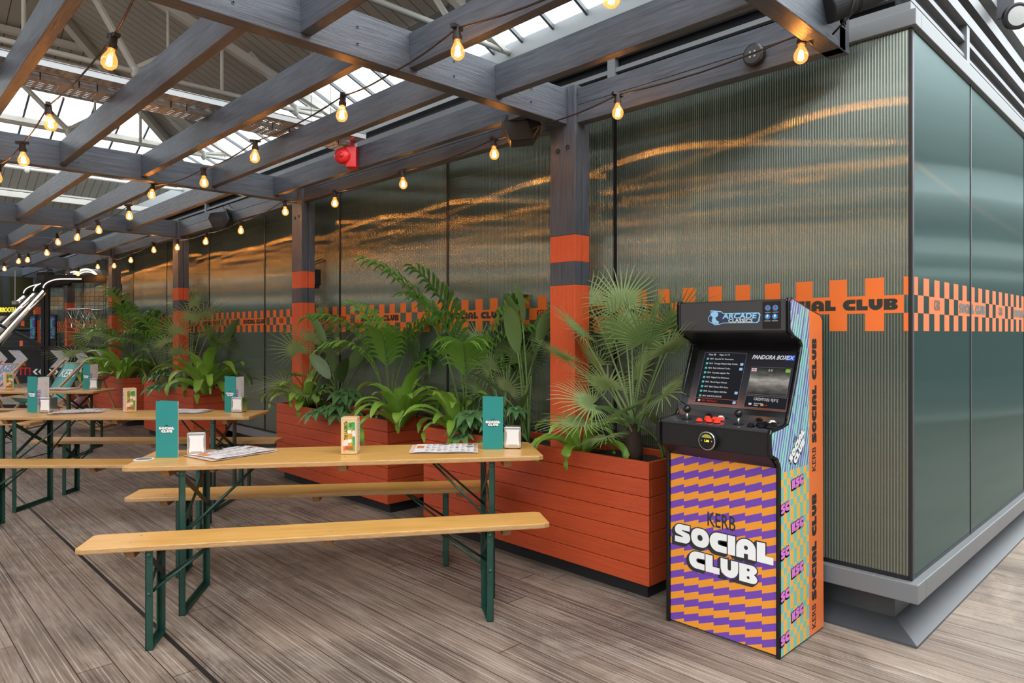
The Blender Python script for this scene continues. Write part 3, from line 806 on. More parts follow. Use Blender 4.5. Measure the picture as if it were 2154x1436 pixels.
fl = thing('round_floodlight', 'black round lamp under the grey beam at the top right corner', 'lamp', (8.25, 1.42, 4.55))
m = MB(); q2 = Vector((-.75, -.6, -.25)).normalized().to_track_quat('Z', 'Y').to_matrix()
m.lathe([(.08,-.06),(.12,0),(.125,.05),(.11,.055)], 28, (0,0,0), q2).build('lamp_body', M['black'], fl, smooth=False)
MB().lathe([(.09,.050),(.09,.058),(.03,.062)], 28, (0,0,0), q2).build('lamp_lens', plain('lens', (.5,.5,.48), .2), fl)
MB().box(-.02,.02,.0,.145,.02,.22).build('lamp_bracket', M['steel_dark'], fl)
# ================================================================== TABLES AND BENCHES
def plank_out(L, Wd, ch):
    l, w_ = L/2, Wd/2
    return [(-l, -w_+ch*.55), (-l+ch*.9, -w_), (l-ch*.9, -w_), (l, -w_+ch*.55), (l, w_-ch*.55), (l-ch*.9, w_), (-l+ch*.9, w_), (-l, w_-ch*.55)]
def trestle(name, label, cat, loc, rz, group, L, Wd, H, lx, spread):
    t = thing(name, label, cat, loc, rz, group)
    top = 'tabletop' if cat == 'table' else 'seat'
    ch = .032
    MB().prism(plank_out(L, Wd, ch), 'z', H-.026, H).build(top, M['bench'], t, bevel=.005)
    for x in (-lx-.09, 0, lx+.09):
        for y in (-Wd*.22, Wd*.25): MB().lathe([(.0065,0),(.0065,.0006)], 10, (x+.012*math.sin(y*90+x*5), y, H)).build('screw_head', M['steel_light'], t)
    for x in (-lx-.09, 0, lx+.09):
        MB().prism([(-Wd/2+.03, H-.027), (-Wd/2+.055, H-.066), (Wd/2-.055, H-.066), (Wd/2-.03, H-.027)], 'x', 0, 1).build('batten', M['raw_wood'], t, bevel=.003)
        o = [c for c in t.children if c.name.startswith('batten')][-1]
        for v in o.data.vertices: v.co.x = x-.022 + v.co.x*.044
    for s_ in (-1, 1):
        m = MB(); x = s_*lx; sp = spread; w_ = .032; tk = .005
        for y in (-sp, sp):
            dy = 1 if y < 0 else -1
            m.box(x-w_/2, x+w_/2, min(y, y+dy*tk), max(y, y+dy*tk), .0, H-.027)
            m.box(x+s_*(w_/2-tk) if s_ > 0 else x-w_/2, x+w_/2 if s_ > 0 else x-w_/2+tk, min(y, y+dy*w_), max(y, y+dy*w_), .0, H-.027)
        m.box(x-w_/2, x+w_/2, -sp, sp, 0, tk)
        m.box(x+w_/2-tk if s_ > 0 else x-w_/2, x+w_/2 if s_ > 0 else x-w_/2+tk, -sp, sp, 0, w_)
        lg = m.build('leg_frame', M['green_steel'], t)
        z0 = H*.60; z1 = H-.07
        m = MB(); m.bar((x-s_*.004, -sp+.005, z0), (x-s_*.004, sp-.005, z1), .004, .03, up=(1,0,0)); m.bar((x-s_*.009, -sp+.005, z1), (x-s_*.009, sp-.005, z0), .004, .03, up=(1,0,0))
        # flat bars stand on edge across the frame
        m = MB()
        for (ya, za, yb, zb, dx) in ((-sp+.006, z0, sp-.006, z1, .004), (-sp+.006, z1, sp-.006, z0, .010)):
            m.bar((x-s_*dx, ya, za), (x-s_*dx, yb, zb), .028, .004, up=(1,0,0))
        m.build('cross_brace', M['green_steel'], t)
        zi = H*.53; xi = x - s_*(.34 if cat == 'table' else .26)
        m = MB()
        for y in (-sp+.012, sp-.012): m.tube([(x, y, zi), (xi, y*.25, H-.035)], .0065, 7)
        m.tube([(x, -sp+.012, zi), (x, sp-.012, zi)], .005, 6)
        m.build('stay_rod', M['green_steel'], t, smooth=True)
        for y in (-sp, sp):
            sg = -1 if y < 0 else 1
            for z in (H-.05, H*.53): MB().lathe([(.009,0),(.009,.003),(.004,.006)], 10, (x, y, z), Matrix.Rotation(PI/2*(1 if sg < 0 else -1), 3, 'X')).build('rivet', M['green_steel'], lg)
    return t
def at(X, Z): v = W(X, Z); return (v.x, v.y, 0)
A1 = R(-35.5)
G1 = 'trestle tables of the beer bench sets'; G2 = 'trestle benches of the beer bench sets'
T1 = (2.016, 3.440)
trestle('trestle_table', 'nearest varnished wood trestle table on green steel legs, one coaster at its left end', 'table', (T1[0]+.012, T1[1]-.009, 0), A1, G1, 2.17, .50, .775, .80, .225)
trestle('trestle_bench', 'nearest varnished wood bench on green legs, in front of the nearest table', 'bench', (1.720, 3.068, 0), R(-32.7), G2, 2.19, .24, .485, .79, .10)
trestle('trestle_bench', 'varnished wood bench behind the nearest table, beside the orange planters', 'bench', (2.118, 3.914, 0), R(-37.0), G2, 2.18, .25, .485, .79, .10)
trestle('trestle_table', 'varnished trestle table of the middle set, holding two teal menus', 'table', at(-3.22, 5.79), RZ, G1, 2.2, .50, .775, .80, .225)
trestle('trestle_bench', 'varnished bench of the middle set on its camera side, passing behind the nearest table end', 'bench', at(-3.10, 5.17), RZ, G2, 2.2, .25, .485, .79, .10)
trestle('trestle_bench', 'varnished bench of the middle set on its planter side, below the brown wood block', 'bench', at(-3.22, 6.27), RZ, G2, 2.2, .25, .485, .79, .10)
trestle('trestle_table', 'furthest varnished trestle table, in front of the teal deck chair', 'table', at(-5.92, 8.17), RZ, G1, 2.2, .50, .775, .80, .225)
trestle('trestle_bench', 'varnished bench of the furthest set, seen under the middle table at the left edge', 'bench', at(-6.27, 7.50), RZ, G2, 2.2, .25, .485, .79, .10)
trestle('trestle_bench', 'varnished bench of the furthest set on its deck chair side', 'bench', at(-6.05, 8.74), RZ, G2, 2.2, .25, .485, .79, .10)

# ------------------------------------------------------------------ things on the tables
HT = .776
def menu(loc, rz, label, fold=-70, flip=1):
    t = thing('menu_card', label, 'menu', (loc[0], loc[1], HT), rz, 'teal folded menus standing on the tables')
    h, w_ = .305, .118
    MB().box(0, w_, -.0008, .0, 0, h).build('front_panel', M['teal_card'], t)
    # second panel folds back behind the first, third folds forward again
    a = R(fold); e = Vector((w_, 0, 0)); d = Vector((math.cos(a)*1, -math.sin(a), 0))
    c, s_ = math.cos(R(180-fold)), math.sin(R(180-fold))
    return t, h, w_
def social(t, mt, hh, name='logo', ext=.0003):
    """white rounded lettering with a black drop edge, KERB above"""
    k = hh
    for ln, s in enumerate(('SOCIAL', 'CLUB')):
        dx = (0, .1)[ln]*k
        base = mt @ Matrix.Translation((dx, -ln*k*1.12, 0))
        for q_ in range(3):
            fat(s, k, base @ Matrix.Translation((-k*.05*q_, -k*.05*q_, .0004)), M['ink'], t, 'logo_shadow', offset=k*.07, ext=ext, align='C')
        fat(s, k, base @ Matrix.Translation((0, 0, .0014)), M['white_ink'], t, 'logo_lettering', ext=ext, align='C')
    text('KERB', k*.75, mt @ Matrix.Translation((0, k*.98, .0008)), M['ink'], t, 'logo_lettering', sx=.62, align='CENTER')
def menu_closed(loc, rz, label):
    t, h, w_ = menu(loc, rz, label)
    m = MB(); m.box(0, w_*.985, .012, .0128, 0, h-.002)
    m.build('back_panel', M['paper'], t)
    m = MB(); m.add([(w_*.98,.0128,0),(w_*.98,.0128,h-.002),(.0,.045,h+.001),(.0,.045,0)],[(0,1,2,3)])
    m.add([(0,0,0),(0,0,h),(.0,.012,h),(0,.012,0)], [(0,1,2,3)])
    o = m.build('folded_panel', M['teal_card'], t)
    social(t, frame((w_/2, -.0012, h*.52), (1,0,0), (0,0,1)), .0145)
def menu_open(loc, rz, label, a=20, wf=.118):
    t = thing('menu_card', label, 'menu', (loc[0], loc[1], HT), rz, 'teal folded menus standing on the tables')
    h, w_ = .305, .118; ca, sa = math.cos(R(a)), math.sin(R(a))
    # front panel leans away to the right, pale inside page opens beyond it
    p = [(0,0), (w_*ca, -w_*sa), (w_*ca+w_*.22, -w_*sa+w_*.97)]
    def pan(a_, b_, mt, nm, dz=0):
        m = MB(); d = Vector((b_[0]-a_[0], b_[1]-a_[1], 0)); n = Vector((-d.y, d.x, 0)).normalized()*.0008
        m.add([(a_[0],a_[1],0),(b_[0],b_[1],0),(b_[0],b_[1],h+dz),(a_[0],a_[1],h+dz),(a_[0]+n.x,a_[1]+n.y,0),(b_[0]+n.x,b_[1]+n.y,0),(b_[0]+n.x,b_[1]+n.y,h+dz),(a_[0]+n.x,a_[1]+n.y,h+dz)],
              [(0,1,2,3),(7,6,5,4),(0,4,5,1),(1,5,6,2),(2,6,7,3),(3,7,4,0)])
        return m.build(nm, mt, t)
    pan(p[0], p[1], M['teal_card'], 'front_panel')
    b0 = (p[1][0]+.002, p[1][1]+.004)
    pan(b0, (p[2][0], p[2][1]), M['paper'], 'inside_page', -.008)
    pan((b0[0]-.001, b0[1]+.003), (p[2][0]-.001, p[2][1]+.003), M['teal_card'], 'back_panel')
    d1 = Vector((p[1][0]-p[0][0], p[1][1]-p[0][1], 0))
    c_ = Vector((p[0][0]+d1.x/2, p[0][1]+d1.y/2, h*.52)); nrm = d1.cross(Vector((0,0,1))).normalized()
    social(t, frame(c_+nrm*.0012, d1, (0,0,1)), .0145)
    d2 = Vector((p[2][0]-b0[0], p[2][1]-b0[1], 0)); n2 = d2.cross(Vector((0,0,1))).normalized()
    m = MB(); random.seed(5)
    u = d2.normalized()
    for k in range(16):
        z = .045+k*.014
        if random.random() < .75:
            c0 = Vector((b0[0], b0[1], z)) + n2*.0015 + u*.068; L_ = random.uniform(.012,.032)
            m.add([c0, c0+u*L_, c0+u*L_+Vector((0,0,.002)), c0+Vector((0,0,.002))], [(0,1,2,3)])
    m.build('small_print', M['inkgrey'], t)
    text('KERB', .05, frame(Vector((b0[0], b0[1], h*.42))+n2*.0015+u*.012, (0,0,1), -u), M['purple_ink'], t, 'lettering', sx=1.1, align='CENTER')
def napkins(loc, rz, label):
    t = thing('napkin_dispenser', label, 'napkin dispenser', (loc[0], loc[1], HT), rz, 'steel napkin dispensers on the tables')
    w_, d_, h = .096, .088, .128
    m = MB(); m.box(-w_/2, w_/2, .004, d_, .008, h)
    m.build('steel_case', M['chrome'], t, bevel=.003)
    m = MB()
    m.box(-w_/2, -w_/2+.007, -.003, .008, .006, h); m.box(w_/2-.007, w_/2, -.003, .008, .006, h)
    m.box(-w_/2, w_/2, -.003, .006, .006, .012); m.box(-w_/2, w_/2, -.006, .03, h-.008, h-.004)
    m.prism([(-.038,.012),(.038,.012),(.026,.026),(-.026,.026)], 'y', -.004, .0)
    m.build('front_frame', M['chrome'], t)
    m = MB(); m.prism([(-.036,.016),(.036,.016),(.040,.03),(.036,.05),(.035,.09),(.041,.112),(-.041,.112),(-.034,.09),(-.036,.05),(-.040,.03)], 'y', -.0025, .006)
    m.build('napkins', M['napkin'], t, bevel=.002)
    for x in (-.038,.038):
        for y in (.01,.076): MB().lathe([(.005,0),(.005,.009)], 8, (x,y,0)).build('rubber_foot', M['black'], t)
def beer_mat():
    t = NT('poster_print'); o = t.obj(); s = t.n('SeparateXYZ', {0: o})
    nz = t.noise(t.mapping(o, (14, 1, 9)), 1.6, 1)
    c = t.ramp(t.math('ADD', t.math('MULTIPLY', nz, .7), t.math('MULTIPLY', s.outputs[0], 6.0)),
               [(.08, (.75,.20,.08)), (.22, (.80,.45,.05)), (.34, (.25,.50,.10)), (.55, (.05,.35,.07))])
    return t.done(t.bsdf(c, .3))
M['poster'] = beer_mat(); M['pine'] = painted_wood('pale_pine_block', 'z', (.62,.40,.19), (.76,.54,.30), .5)
M['beer'] = plain('amber_drink', (.60,.36,.03), .4); M['skin_print'] = plain('pale_hand_print', (.78,.66,.62), .6)
M['orange_print'] = plain('orange_print', (.85,.17,.05), .5); M['violet_print'] = plain('violet_print', (.12,.09,.28), .5)
def drinkblock(loc, rz, label, second=False):
    t = thing('advert_block', label, 'table sign', (loc[0], loc[1], HT), rz, 'wooden advert blocks on the tables')
    w_, d_, h = .092, .078, .205
    MB().box(-w_/2, w_/2, 0, d_, 0, h).build('wood_block', M['pine'], t, bevel=.006)
    px0, px1, z0, z1 = -.033, .033, .017, .180
    m = MB(); m.prism(rrect(px0-.002, z0-.002, px1+.002, z1+.002, .006,.006,.004,.004), 'y', -.0004, .0); m.build('poster_border', M['white_ink'], t)
    pst = MB().prism(rrect(px0, z0, px1, z1, .006,.006,.004,.004), 'y', -.0012, -.0002).build('poster', M['poster'], t)
    F = lambda x, z, e=-.0016: frame((x, e, z), (1,0,0), (0,0,1))
    text('THE LAGERITA', .024, frame((-.016, -.0016, .133), (0,0,1), (-1,0,0)), M['ink'], pst, 'lettering', sx=.64, align='CENTER', offset=.0006)
    def glass(cx, cz, nm):
        m = MB(); m.prism([(cx-.011,cz-.02),(cx+.010,cz-.02),(cx+.012,cz+.008),(cx-.012,cz+.008)], 'y', -.0020, -.0014); m.build(nm, M['beer'], pst)
        m = MB(); m.prism(rrect(cx-.012,cz+.004,cx+.012,cz+.022,.006,.006,.003,.003), 'y', -.0024, -.0014); m.build('foam', M['white_ink'], pst)
        m = MB(); m.bar((cx+.004,-.0026,cz-.012),(cx+.015,-.0026,cz+.040),.003,.0006, up=(0,1,0)); m.build('straw', M['orange_print'], pst)
    m = MB(); m.prism([(px1,.10),(px1,.132),(.022,.135),(.014,.122),(.018,.104),(.024,.098)], 'y', -.0018, -.0012)
    m.prism([(px0,.050),(px0+.004,.078),(-.012,.083),(-.002,.074),(-.004,.054),(-.018,.046)], 'y', -.0018, -.0012); m.build('printed_hands', M['skin_print'], pst)
    glass(.004, .112, 'printed_glass'); glass(.007, .062, 'printed_glass')
    m = MB(); m.box(-.027, .027, -.0026, -.0014, .027, .046); m.build('orange_panel', M['orange_print'], pst)
    for i_, s_ in enumerate(('FANCY TRYING', 'ANOTHER DRINK?', 'TO ORDER MORE')): text(s_, .0056, F(0, .0425-i_*.0062, -.0030), M['ink'], pst, 'small_print', align='CENTER', offset=.0001)
    m = MB(); random.seed(4)
    for k in range(7): m.box(.0, .012+random.uniform(0,.014), -.0020, -.0014, .150+k*.0035, .1515+k*.0035)
    m.build('small_print', M['ink'], pst)
    # side poster
    m = MB(); m.prism(rrect(.014, z0, d_-.014, z1, .005,.005,.004,.004), 'x', w_/2, w_/2+.0008); m.prism(rrect(.014, z0, d_-.014, z1, .005,.005,.004,.004), 'x', -w_/2-.0008, -w_/2)
    m.build('side_poster', M['paper'], t)
    m = MB()
    for k in range(12): m.box(w_/2+.0008, w_/2+.0014, .018, .03+.02*((k*7) % 3)/2, .03+k*.012, .036+k*.012); m.box(-w_/2-.0014, -w_/2-.0008, .018, .06-.02*((k*5) % 3)/2, .03+k*.012, .037+k*.012)
    m.build('side_print', M['violet_print'], t)
def papers(loc, rz, label, n=3, lx=.40, ly=.28):
    t = thing('paper_menu', label, 'paper menu', (loc[0], loc[1], HT), rz, 'printed paper menus lying on the tables')
    random.seed(int(loc[0]*100))
    for k in range(n):
        dx, dy, r_ = (0,0,0) if k == n-1 else (random.uniform(-.02,.02), random.uniform(-.015,.015), random.uniform(-.06,.06))
        m = MB(); nx = 10; vs = []; c, s_ = math.cos(r_), math.sin(r_)
        for i in range(nx+1):
            for j in (0, 1):
                x = -lx/2+lx*i/nx; y = -ly/2+ly*j; z = .0008+.0016*k+.0022*(1+math.sin(i*1.1+k*1.7+j))*(.4+.6*k/n)
                vs.append((x*c-y*s_+dx, x*s_+y*c+dy, z))
        m.add(vs, [(2*i, 2*i+2, 2*i+3, 2*i+1) for i in range(nx)])
        sh = m.build('paper_sheet', M['paper_pink'] if k == n-1 else M['paper'], t, smooth=True, fix=False)
    zt = .0016*n+.0058
    m = MB(); vs = []
    for i in range(nx+1):
        for j in (0, 1): vs.append((-lx/2+.022+(lx-.044)*i/nx, -ly/2+.002+(ly-.004)*j, zt+.0012*math.sin(i*1.1)))
    m.add(vs, [(2*i, 2*i+2, 2*i+3, 2*i+1) for i in range(nx)])
    m.build('printed_area', M['paper'], t, smooth=True, fix=False)
    m = MB()
    for col in range(9):
        x = -lx/2+.085+col*.034
        for row in range(3):
            for k in range(9):
                if random.random() < .72:
                    y = ly/2-.02-row*.088-k*.0072; L_ = random.uniform(.010,.026); m.box(x, x+L_, y-.0018, y, zt+.0016, zt+.0020)
    m.build('small_print', M['inkgrey'], sh)
    m = MB(); m.box(-.02,.02, ly/2-.03, ly/2-.012, zt+.0018, zt+.0023); m.box(.13,.16, ly/2-.03, ly/2-.012, zt+.0018, zt+.0023); m.box(.12,.165, .03,.042, zt+.0018, zt+.0023)
    m.build('heading_print', M['ink'], sh)
    m = MB(); m.box(-lx/2+.032, -lx/2+.072, -.01,.07, zt+.0018, zt+.0023)
    m.build('orange_print', M['orange_ink'], sh)
menu_closed((1.215, 4.020), R(-44), 'closed teal menu standing at the left end of the nearest table')
menu_closed((2.660, 2.985), R(-42.5), 'closed teal menu standing near the right end of the nearest table')
napkins((1.390, 3.915), R(-33), 'steel napkin dispenser beside the closed menu at the left end of the nearest table')
napkins((2.795, 2.875), R(-49), 'steel napkin dispenser at the right end of the nearest table, before the planter')
drinkblock((2.015, 3.375), RZ+R(3), 'pale wooden block with a green drinks poster in the middle of the nearest table')
papers((1.56, 3.855), R(12), 'stack of printed menus lying on the left half of the nearest table')
papers((2.50, 3.135), R(-41), 'printed menu sheets lying on the right half of the nearest table', n=2, lx=.385, ly=.285)
cst = thing('coaster', 'round paper coaster on the left corner of the nearest table', 'coaster', (1.150, 4.000, HT))
MB().lathe([(.050,0),(.051,.0015),(.050,.003)], 24).build('coaster_disc', M['paper'], cst)
MB().lathe([(.040,.003),(.040,.0034)], 24).build('printed_disc', M['inkgrey'], cst)
v = at(-4.12, 5.86); menu_open((v[0], v[1]), RZ, 'half open teal menu at the left end of the middle table')
v = at(-2.46, 5.90); menu_open((v[0], v[1]), RZ, 'half open teal menu at the right end of the middle table')
v = at(-3.93, 5.80); napkins((v[0], v[1]), RZ+R(-3), 'steel napkin dispenser on the left part of the middle table')
v = at(-2.33, 5.84); napkins((v[0], v[1]), RZ+R(-5), 'steel napkin dispenser at the right end of the middle table')
v = at(-3.24, 5.86); drinkblock((v[0], v[1]), RZ+R(41), 'pale wooden block with a green drinks poster on the middle table')
v = at(-3.70, 5.88); papers((v[0], v[1]), RZ+R(22), 'stack of printed menus on the left half of the middle table', lx=.40)
v = at(-2.78, 5.88); papers((v[0], v[1]), RZ+R(-6), 'printed menus on the right half of the middle table', n=3, lx=.36)
v = at(-5.15, 8.27); menu_open((v[0], v[1]), RZ, 'half open teal menu at the right end of the furthest table')
v = at(-4.98, 8.20); napkins((v[0], v[1]), RZ+R(2), 'steel napkin dispenser at the right end of the furthest table')
v = at(-5.98, 8.2); drinkblock((v[0], v[1]), RZ+R(48), 'pale wooden advert block on the furthest table, in front of the pink deck chair')
v = at(-5.42, 8.25); papers((v[0], v[1]), RZ+R(-6), 'printed menus on the furthest table')

# ================================================================== ARCADE CABINET
arc_ = thing('arcade_cabinet', 'tall upright arcade game cabinet with a purple and orange front', 'arcade machine', (2.978, 1.365, 0))
PR = [(0,.0),(0,.855),(-.012,.870),(-.032,.888),(-.078,.905),(-.086,.915),(-.088,1.010),(-.078,1.026),(-.060,1.030),(.036,1.033),(.080,1.042),(.096,1.062),(.222,1.362),(.230,1.388),(.212,1.408),(.149,1.428),(.108,1.452),(.099,1.466),(.097,1.595),(.104,1.610),(.122,1.614),(.316,1.567),(.436,1.543),(.466,1.515),(.480,.0)]
WD = .590
def inset(P, d):
    n = len(P); out = []
    for i in range(n):
        a = Vector(P[i-1]); b = Vector(P[i]); c = Vector(P[(i+1) % n])
        d1 = (b-a).normalized(); d2 = (c-b).normalized()
        n1 = Vector((d1.y, -d1.x)); n2 = Vector((d2.y, -d2.x)); nn = (n1+n2)
        nn = nn.normalized() if nn.length > 1e-5 else n1
        out.append(tuple(b + nn*d/max(.5, nn.dot(n1))))
    return out
for nm, y0, y1 in (('side_panel', 0, .020), ('side_panel', WD-.02, WD)):
    MB().prism(PR, 'y', y0, y1).build(nm, M['blackgloss'], arc_, bevel=.006)
def art(name, body):
    t = NT(name); o = t.obj(); s = t.n('SeparateXYZ', {0: o}); return t, s.outputs[0], s.outputs[1], s.outputs[2]
C_OR, C_PU = sr(232,150,48), sr(112,70,168)
t, X_, Y_, Z_ = art('purple_orange_zigzag', 0)
u = t.math('MULTIPLY', t.math('SUBTRACT', .4915, Y_), 1/.0807); fu = t.math('FRACT', u)
ph = t.math('SUBTRACT', t.math('MULTIPLY', t.math('SUBTRACT', Z_, .791), 1/.0700), t.math('ADD', t.math('MULTIPLY', fu, .44), t.math('MULTIPLY', t.math('FLOOR', u), .21)))
M['zig'] = t.done(t.bsdf(t.mix(t.math('LESS_THAN', t.math('FRACT', t.math('ADD', ph, 20.0)), .5), C_OR, C_PU), .22))
t, X_, Y_, Z_ = art('mint_purple_streaks', 0)
u = t.math('ADD', t.math('MULTIPLY', X_, 1/.026), t.math('MULTIPLY', Z_, -.33/.026)); iu = t.math('FLOOR', u)
st = t.math('FLOOR', t.math('MULTIPLY', t.math('ADD', Z_, t.math('MULTIPLY', X_, .3)), 1/.11))
wn = t.n('TexWhiteNoise', {'Vector': t.n('CombineXYZ', {0: iu, 1: t.math('FLOOR', t.math('ADD', t.math('MULTIPLY', Z_, 1/.13), t.math('MULTIPLY', iu, .37)))}).outputs[0]}, noise_dimensions='3D').outputs[0]
thr = t.math('ADD', .22, t.math('MULTIPLY', wn, .5))
M['mint'] = t.done(t.bsdf(t.mix(t.math('LESS_THAN', t.math('FRACT', u), thr), sr(140,214,186), sr(128,98,184)), .25))
t, X_, Y_, Z_ = art('teal_amber_checks', 0)
cx = t.math('FLOOR', t.math('MULTIPLY', X_, 1/.0345)); z2 = t.math('ADD', Z_, t.math('MULTIPLY', X_, -.0))
big = t.math('FRACT', t.math('MULTIPLY', z2, 1/.0995))
k_ = t.math('LESS_THAN', big, .68)
par = t.math('MODULO', t.math('ADD', cx, t.math('ADD', t.math('FLOOR', t.math('MULTIPLY', z2, 1/.0995)), t.math('MULTIPLY', k_, 1.0))), 2.0)
par = t.math('MODULO', t.math('ADD', cx, k_), 2.0)
par = t.math('ABSOLUTE', par)
M['check'] = t.done(t.bsdf(t.mix(par, sr(240,176,72), sr(118,192,180)), .25))
M['art_orange'] = plain('orange_side_print', sr(238,122,62), .25)
M['magenta'] = plain('pink_print', sr(216,120,206), .4)
# side art, cut to the outline of the panel
IN = inset(PR, -.012)
def clip(P, f0):
    """keep the part of polygon P where f0(p) >= 0"""
    out = []
    for i in range(len(P)):
        a, b = P[i-1], P[i]; fa, fb = f0(a), f0(b)
        if (fa >= 0) != (fb >= 0):
            k = fa/(fa-fb); out.append((a[0]+(b[0]-a[0])*k, a[1]+(b[1]-a[1])*k))
        if fb >= 0: out.append(b)
    return out
def shrink(P): return [(p[0]+(.010 if p[0] < .25 else 0), p[1]) for p in P]
ART = [(.012,.010),(.012,.850),(.0,.872),(-.022,.898),(-.066,.915),(-.076,.922),(-.078,1.004),(-.070,1.014),(.030,1.022),(.088,1.034),(.106,1.058),(.233,1.360),(.242,1.390),(.222,1.416),(.154,1.438),(.117,1.460),(.109,1.472),(.108,1.592),(.114,1.600),(.126,1.604),(.313,1.558),(.432,1.534),(.460,1.510),(.478,.010)]
for nm, mt, fs in (('side_art', 'mint', [lambda p: p[1]-.828, lambda p: .308-p[0]]), ('side_art', 'check', [lambda p: .828-p[1], lambda p: .308-p[0]]), ('side_art', 'art_orange', [lambda p: p[0]-.308])):
    P_ = ART
    for f_ in fs: P_ = clip(P_, f_)
    o = MB().prism(P_, 'y', -.0012, .0).build(nm, M[mt], arc_)
    o['label'] = {'mint': 'mint and purple streaked panel', 'check': 'teal and amber checked panel', 'art_orange': 'plain orange panel'}[mt]
# body between the side panels
MB().box(.030, .46, .02, WD-.02, .03, .84).build('lower_body', M['black'], arc_)
MB().box(.010, .030, .022, WD-.022, .012, .848).build('front_panel', M['zig'], arc_)
m = MB(); m.prism([(-.070,.905),(-.070,1.020),(.0,1.0),(.06,.96),(.06,.848),(.004,.848)], 'y', .02, WD-.02)
m.build('control_box', M['black'], arc_, bevel=.004)
m = MB(); m.prism([(-.074,1.012),(-.076,1.022),(.088,1.036),(.088,1.022)], 'y', .02, WD-.02)
cp = m.build('control_panel', plain('glossy_speckled_control_top', (.05,.05,.055), .12, var=.6, bs=160), arc_)
m = MB(); m.prism([(.088,1.036),(.095,1.062),(.238,1.40),(.25,1.40),(.25,.96),(.088,.96)], 'y', .02, WD-.02)
m.build('screen_bezel', M['blackgloss'], arc_)
m = MB(); m.prism([(.238,1.40),(.105,1.452),(.103,1.466),(.45,1.50),(.45,1.36),(.25,1.36)], 'y', .02, WD-.02)
m.build('canopy', M['black'], arc_)
MB().box(.103, .16, .02, WD-.02, 1.462, 1.598).build('marquee', plain('grey_marquee', sr(66,66,68), .3), arc_)
m = MB(); m.prism([(.103,1.598),(.122,1.606),(.316,1.560),(.434,1.536),(.46,1.51),(.472,.01),(.45,.01),(.45,1.45),(.12,1.58)], 'y', .02, WD-.02)
m.build('back_shell', M['black'], arc_)
# front lettering: viewer's right is -y
fp = lambda y, z, e=.0: frame((.010-.0006-e, y, z), (0,-1,0), (0,0,1))
text('KERB', .098, fp(.291, .553), M['ink'], arc_, 'lettering', sx=.66, align='CENTER', offset=.0008)
def biglogo(s, h, y, z, sx):
    base = fp(y, z)
    for q_ in range(6):
        fat(s, h, base @ Matrix.Translation((-h*.028*q_, -h*.028*q_, -.0000+.0001*(6-q_))), M['ink'], arc_, 'logo_shadow', offset=h*.050, ext=.0002, align='C', sx=sx, gap=.02)
    fat(s, h, base @ Matrix.Translation((0,0,.0012)), M['white_ink'], arc_, 'logo_lettering', offset=-.0008, ext=.0002, align='C', sx=sx, gap=.02)
biglogo('SOCIAL', .092, .287, .455, .98)
biglogo('CLUB', .084, .285, .343, 1.03)
# side lettering, seen from the side facing the camera (right = +x)
sd_ = lambda x, z, e=0: frame((x, -.0018-e, z), (1,0,0), (0,0,1))
def rot2(mt, deg): return mt @ Matrix.Rotation(R(deg), 4, 'Z')
def ksc(x, z, s='KSC'):
    mt = rot2(sd_(x, z), 6)
    for q_ in range(4): fat(s, .040, mt @ Matrix.Translation((-.0012*q_, -.0016*q_, 0)), M['ink'], arc_, 'logo_shadow', offset=.0032, ext=.0002, align='C', gap=.03)
    fat(s, .040, mt @ Matrix.Translation((0,0,.0008)), M['magenta'], arc_, 'logo_lettering', ext=.0002, align='C', gap=.03)
for z in (.765, .568, .362, .163): ksc(.178, z)
for z in (.668, .467, .277, .082): ksc(.048, z, 'SC')
mt = rot2(sd_(.170, .935), 40)
for ln, s in enumerate(('SOCIAL', 'CLUB')):
    b_ = mt @ Matrix.Translation((0, -.040*ln, 0))
    for q_ in range(3): fat(s, .034, b_ @ Matrix.Translation((-.0012*q_, -.0016*q_, 0)), M['ink'], arc_, 'logo_shadow', offset=.003, ext=.0002, align='C', gap=.03)
    fat(s, .034, b_ @ Matrix.Translation((0,0,.0008)), M['white_ink'], arc_, 'logo_lettering', ext=.0002, align='C', gap=.03)
text('KERB', .026, mt @ Matrix.Translation((0,.034,0)), M['ink'], arc_, 'lettering', sx=.7, align='CENTER')
vf = lambda x, z: frame((x, -.0018, z), (0,0,1), (-1,0,0))
for z0, z1, z2, z3 in ((.039,.146,.170,.679), (.793,.896,.924,1.424)):
    text('KERB', .062, vf(.365, (z0+z1)/2), M['ink'], arc_, 'lettering', sx=.82, align='CENTER', offset=.0006)
    tot = (sum(FAT[ch][0] for ch in 'SOCIAL CLUB')+.06*10)*.052
    fat('SOCIAL CLUB', .052, vf(.365, (z2+z3)/2), M['ink'], arc_, 'lettering', align='C', sx=(z3-z2)/tot)
# marquee artwork
mq = lambda y, z, e=0: frame((.103-.0006-e, y, z), (0,-1,0), (0,0,1))
M['blue1'] = plain('ice_blue_print', sr(150,205,240), .35); M['blue2'] = plain('mid_blue_print', sr(60,130,190), .35); M['dblue'] = plain('deep_blue_print', sr(20,45,120), .35)
m = MB(); lo = [(.412,1.525),(.398,1.542),(.398,1.562),(.342,1.556),(.330,1.546),(.148,1.546),(.140,1.536),(.146,1.505),(.156,1.497),(.330,1.497),(.352,1.490),(.375,1.488),(.392,1.498),(.408,1.505)]
m.prism([(p[0], p[1]) for p in lo], 'x', .1016, .103); m.build('badge_outline', M['blue1'], arc_)
m = MB(); cx_ = sum(p[0] for p in lo)/len(lo); cz_ = sum(p[1] for p in lo)/len(lo)
m.prism([(cx_+(p[0]-cx_)*.965, cz_+(p[1]-cz_)*.86) for p in lo], 'x', .1010, .1020); m.build('badge_fill', plain('dark_badge', sr(45,60,85), .4), arc_)
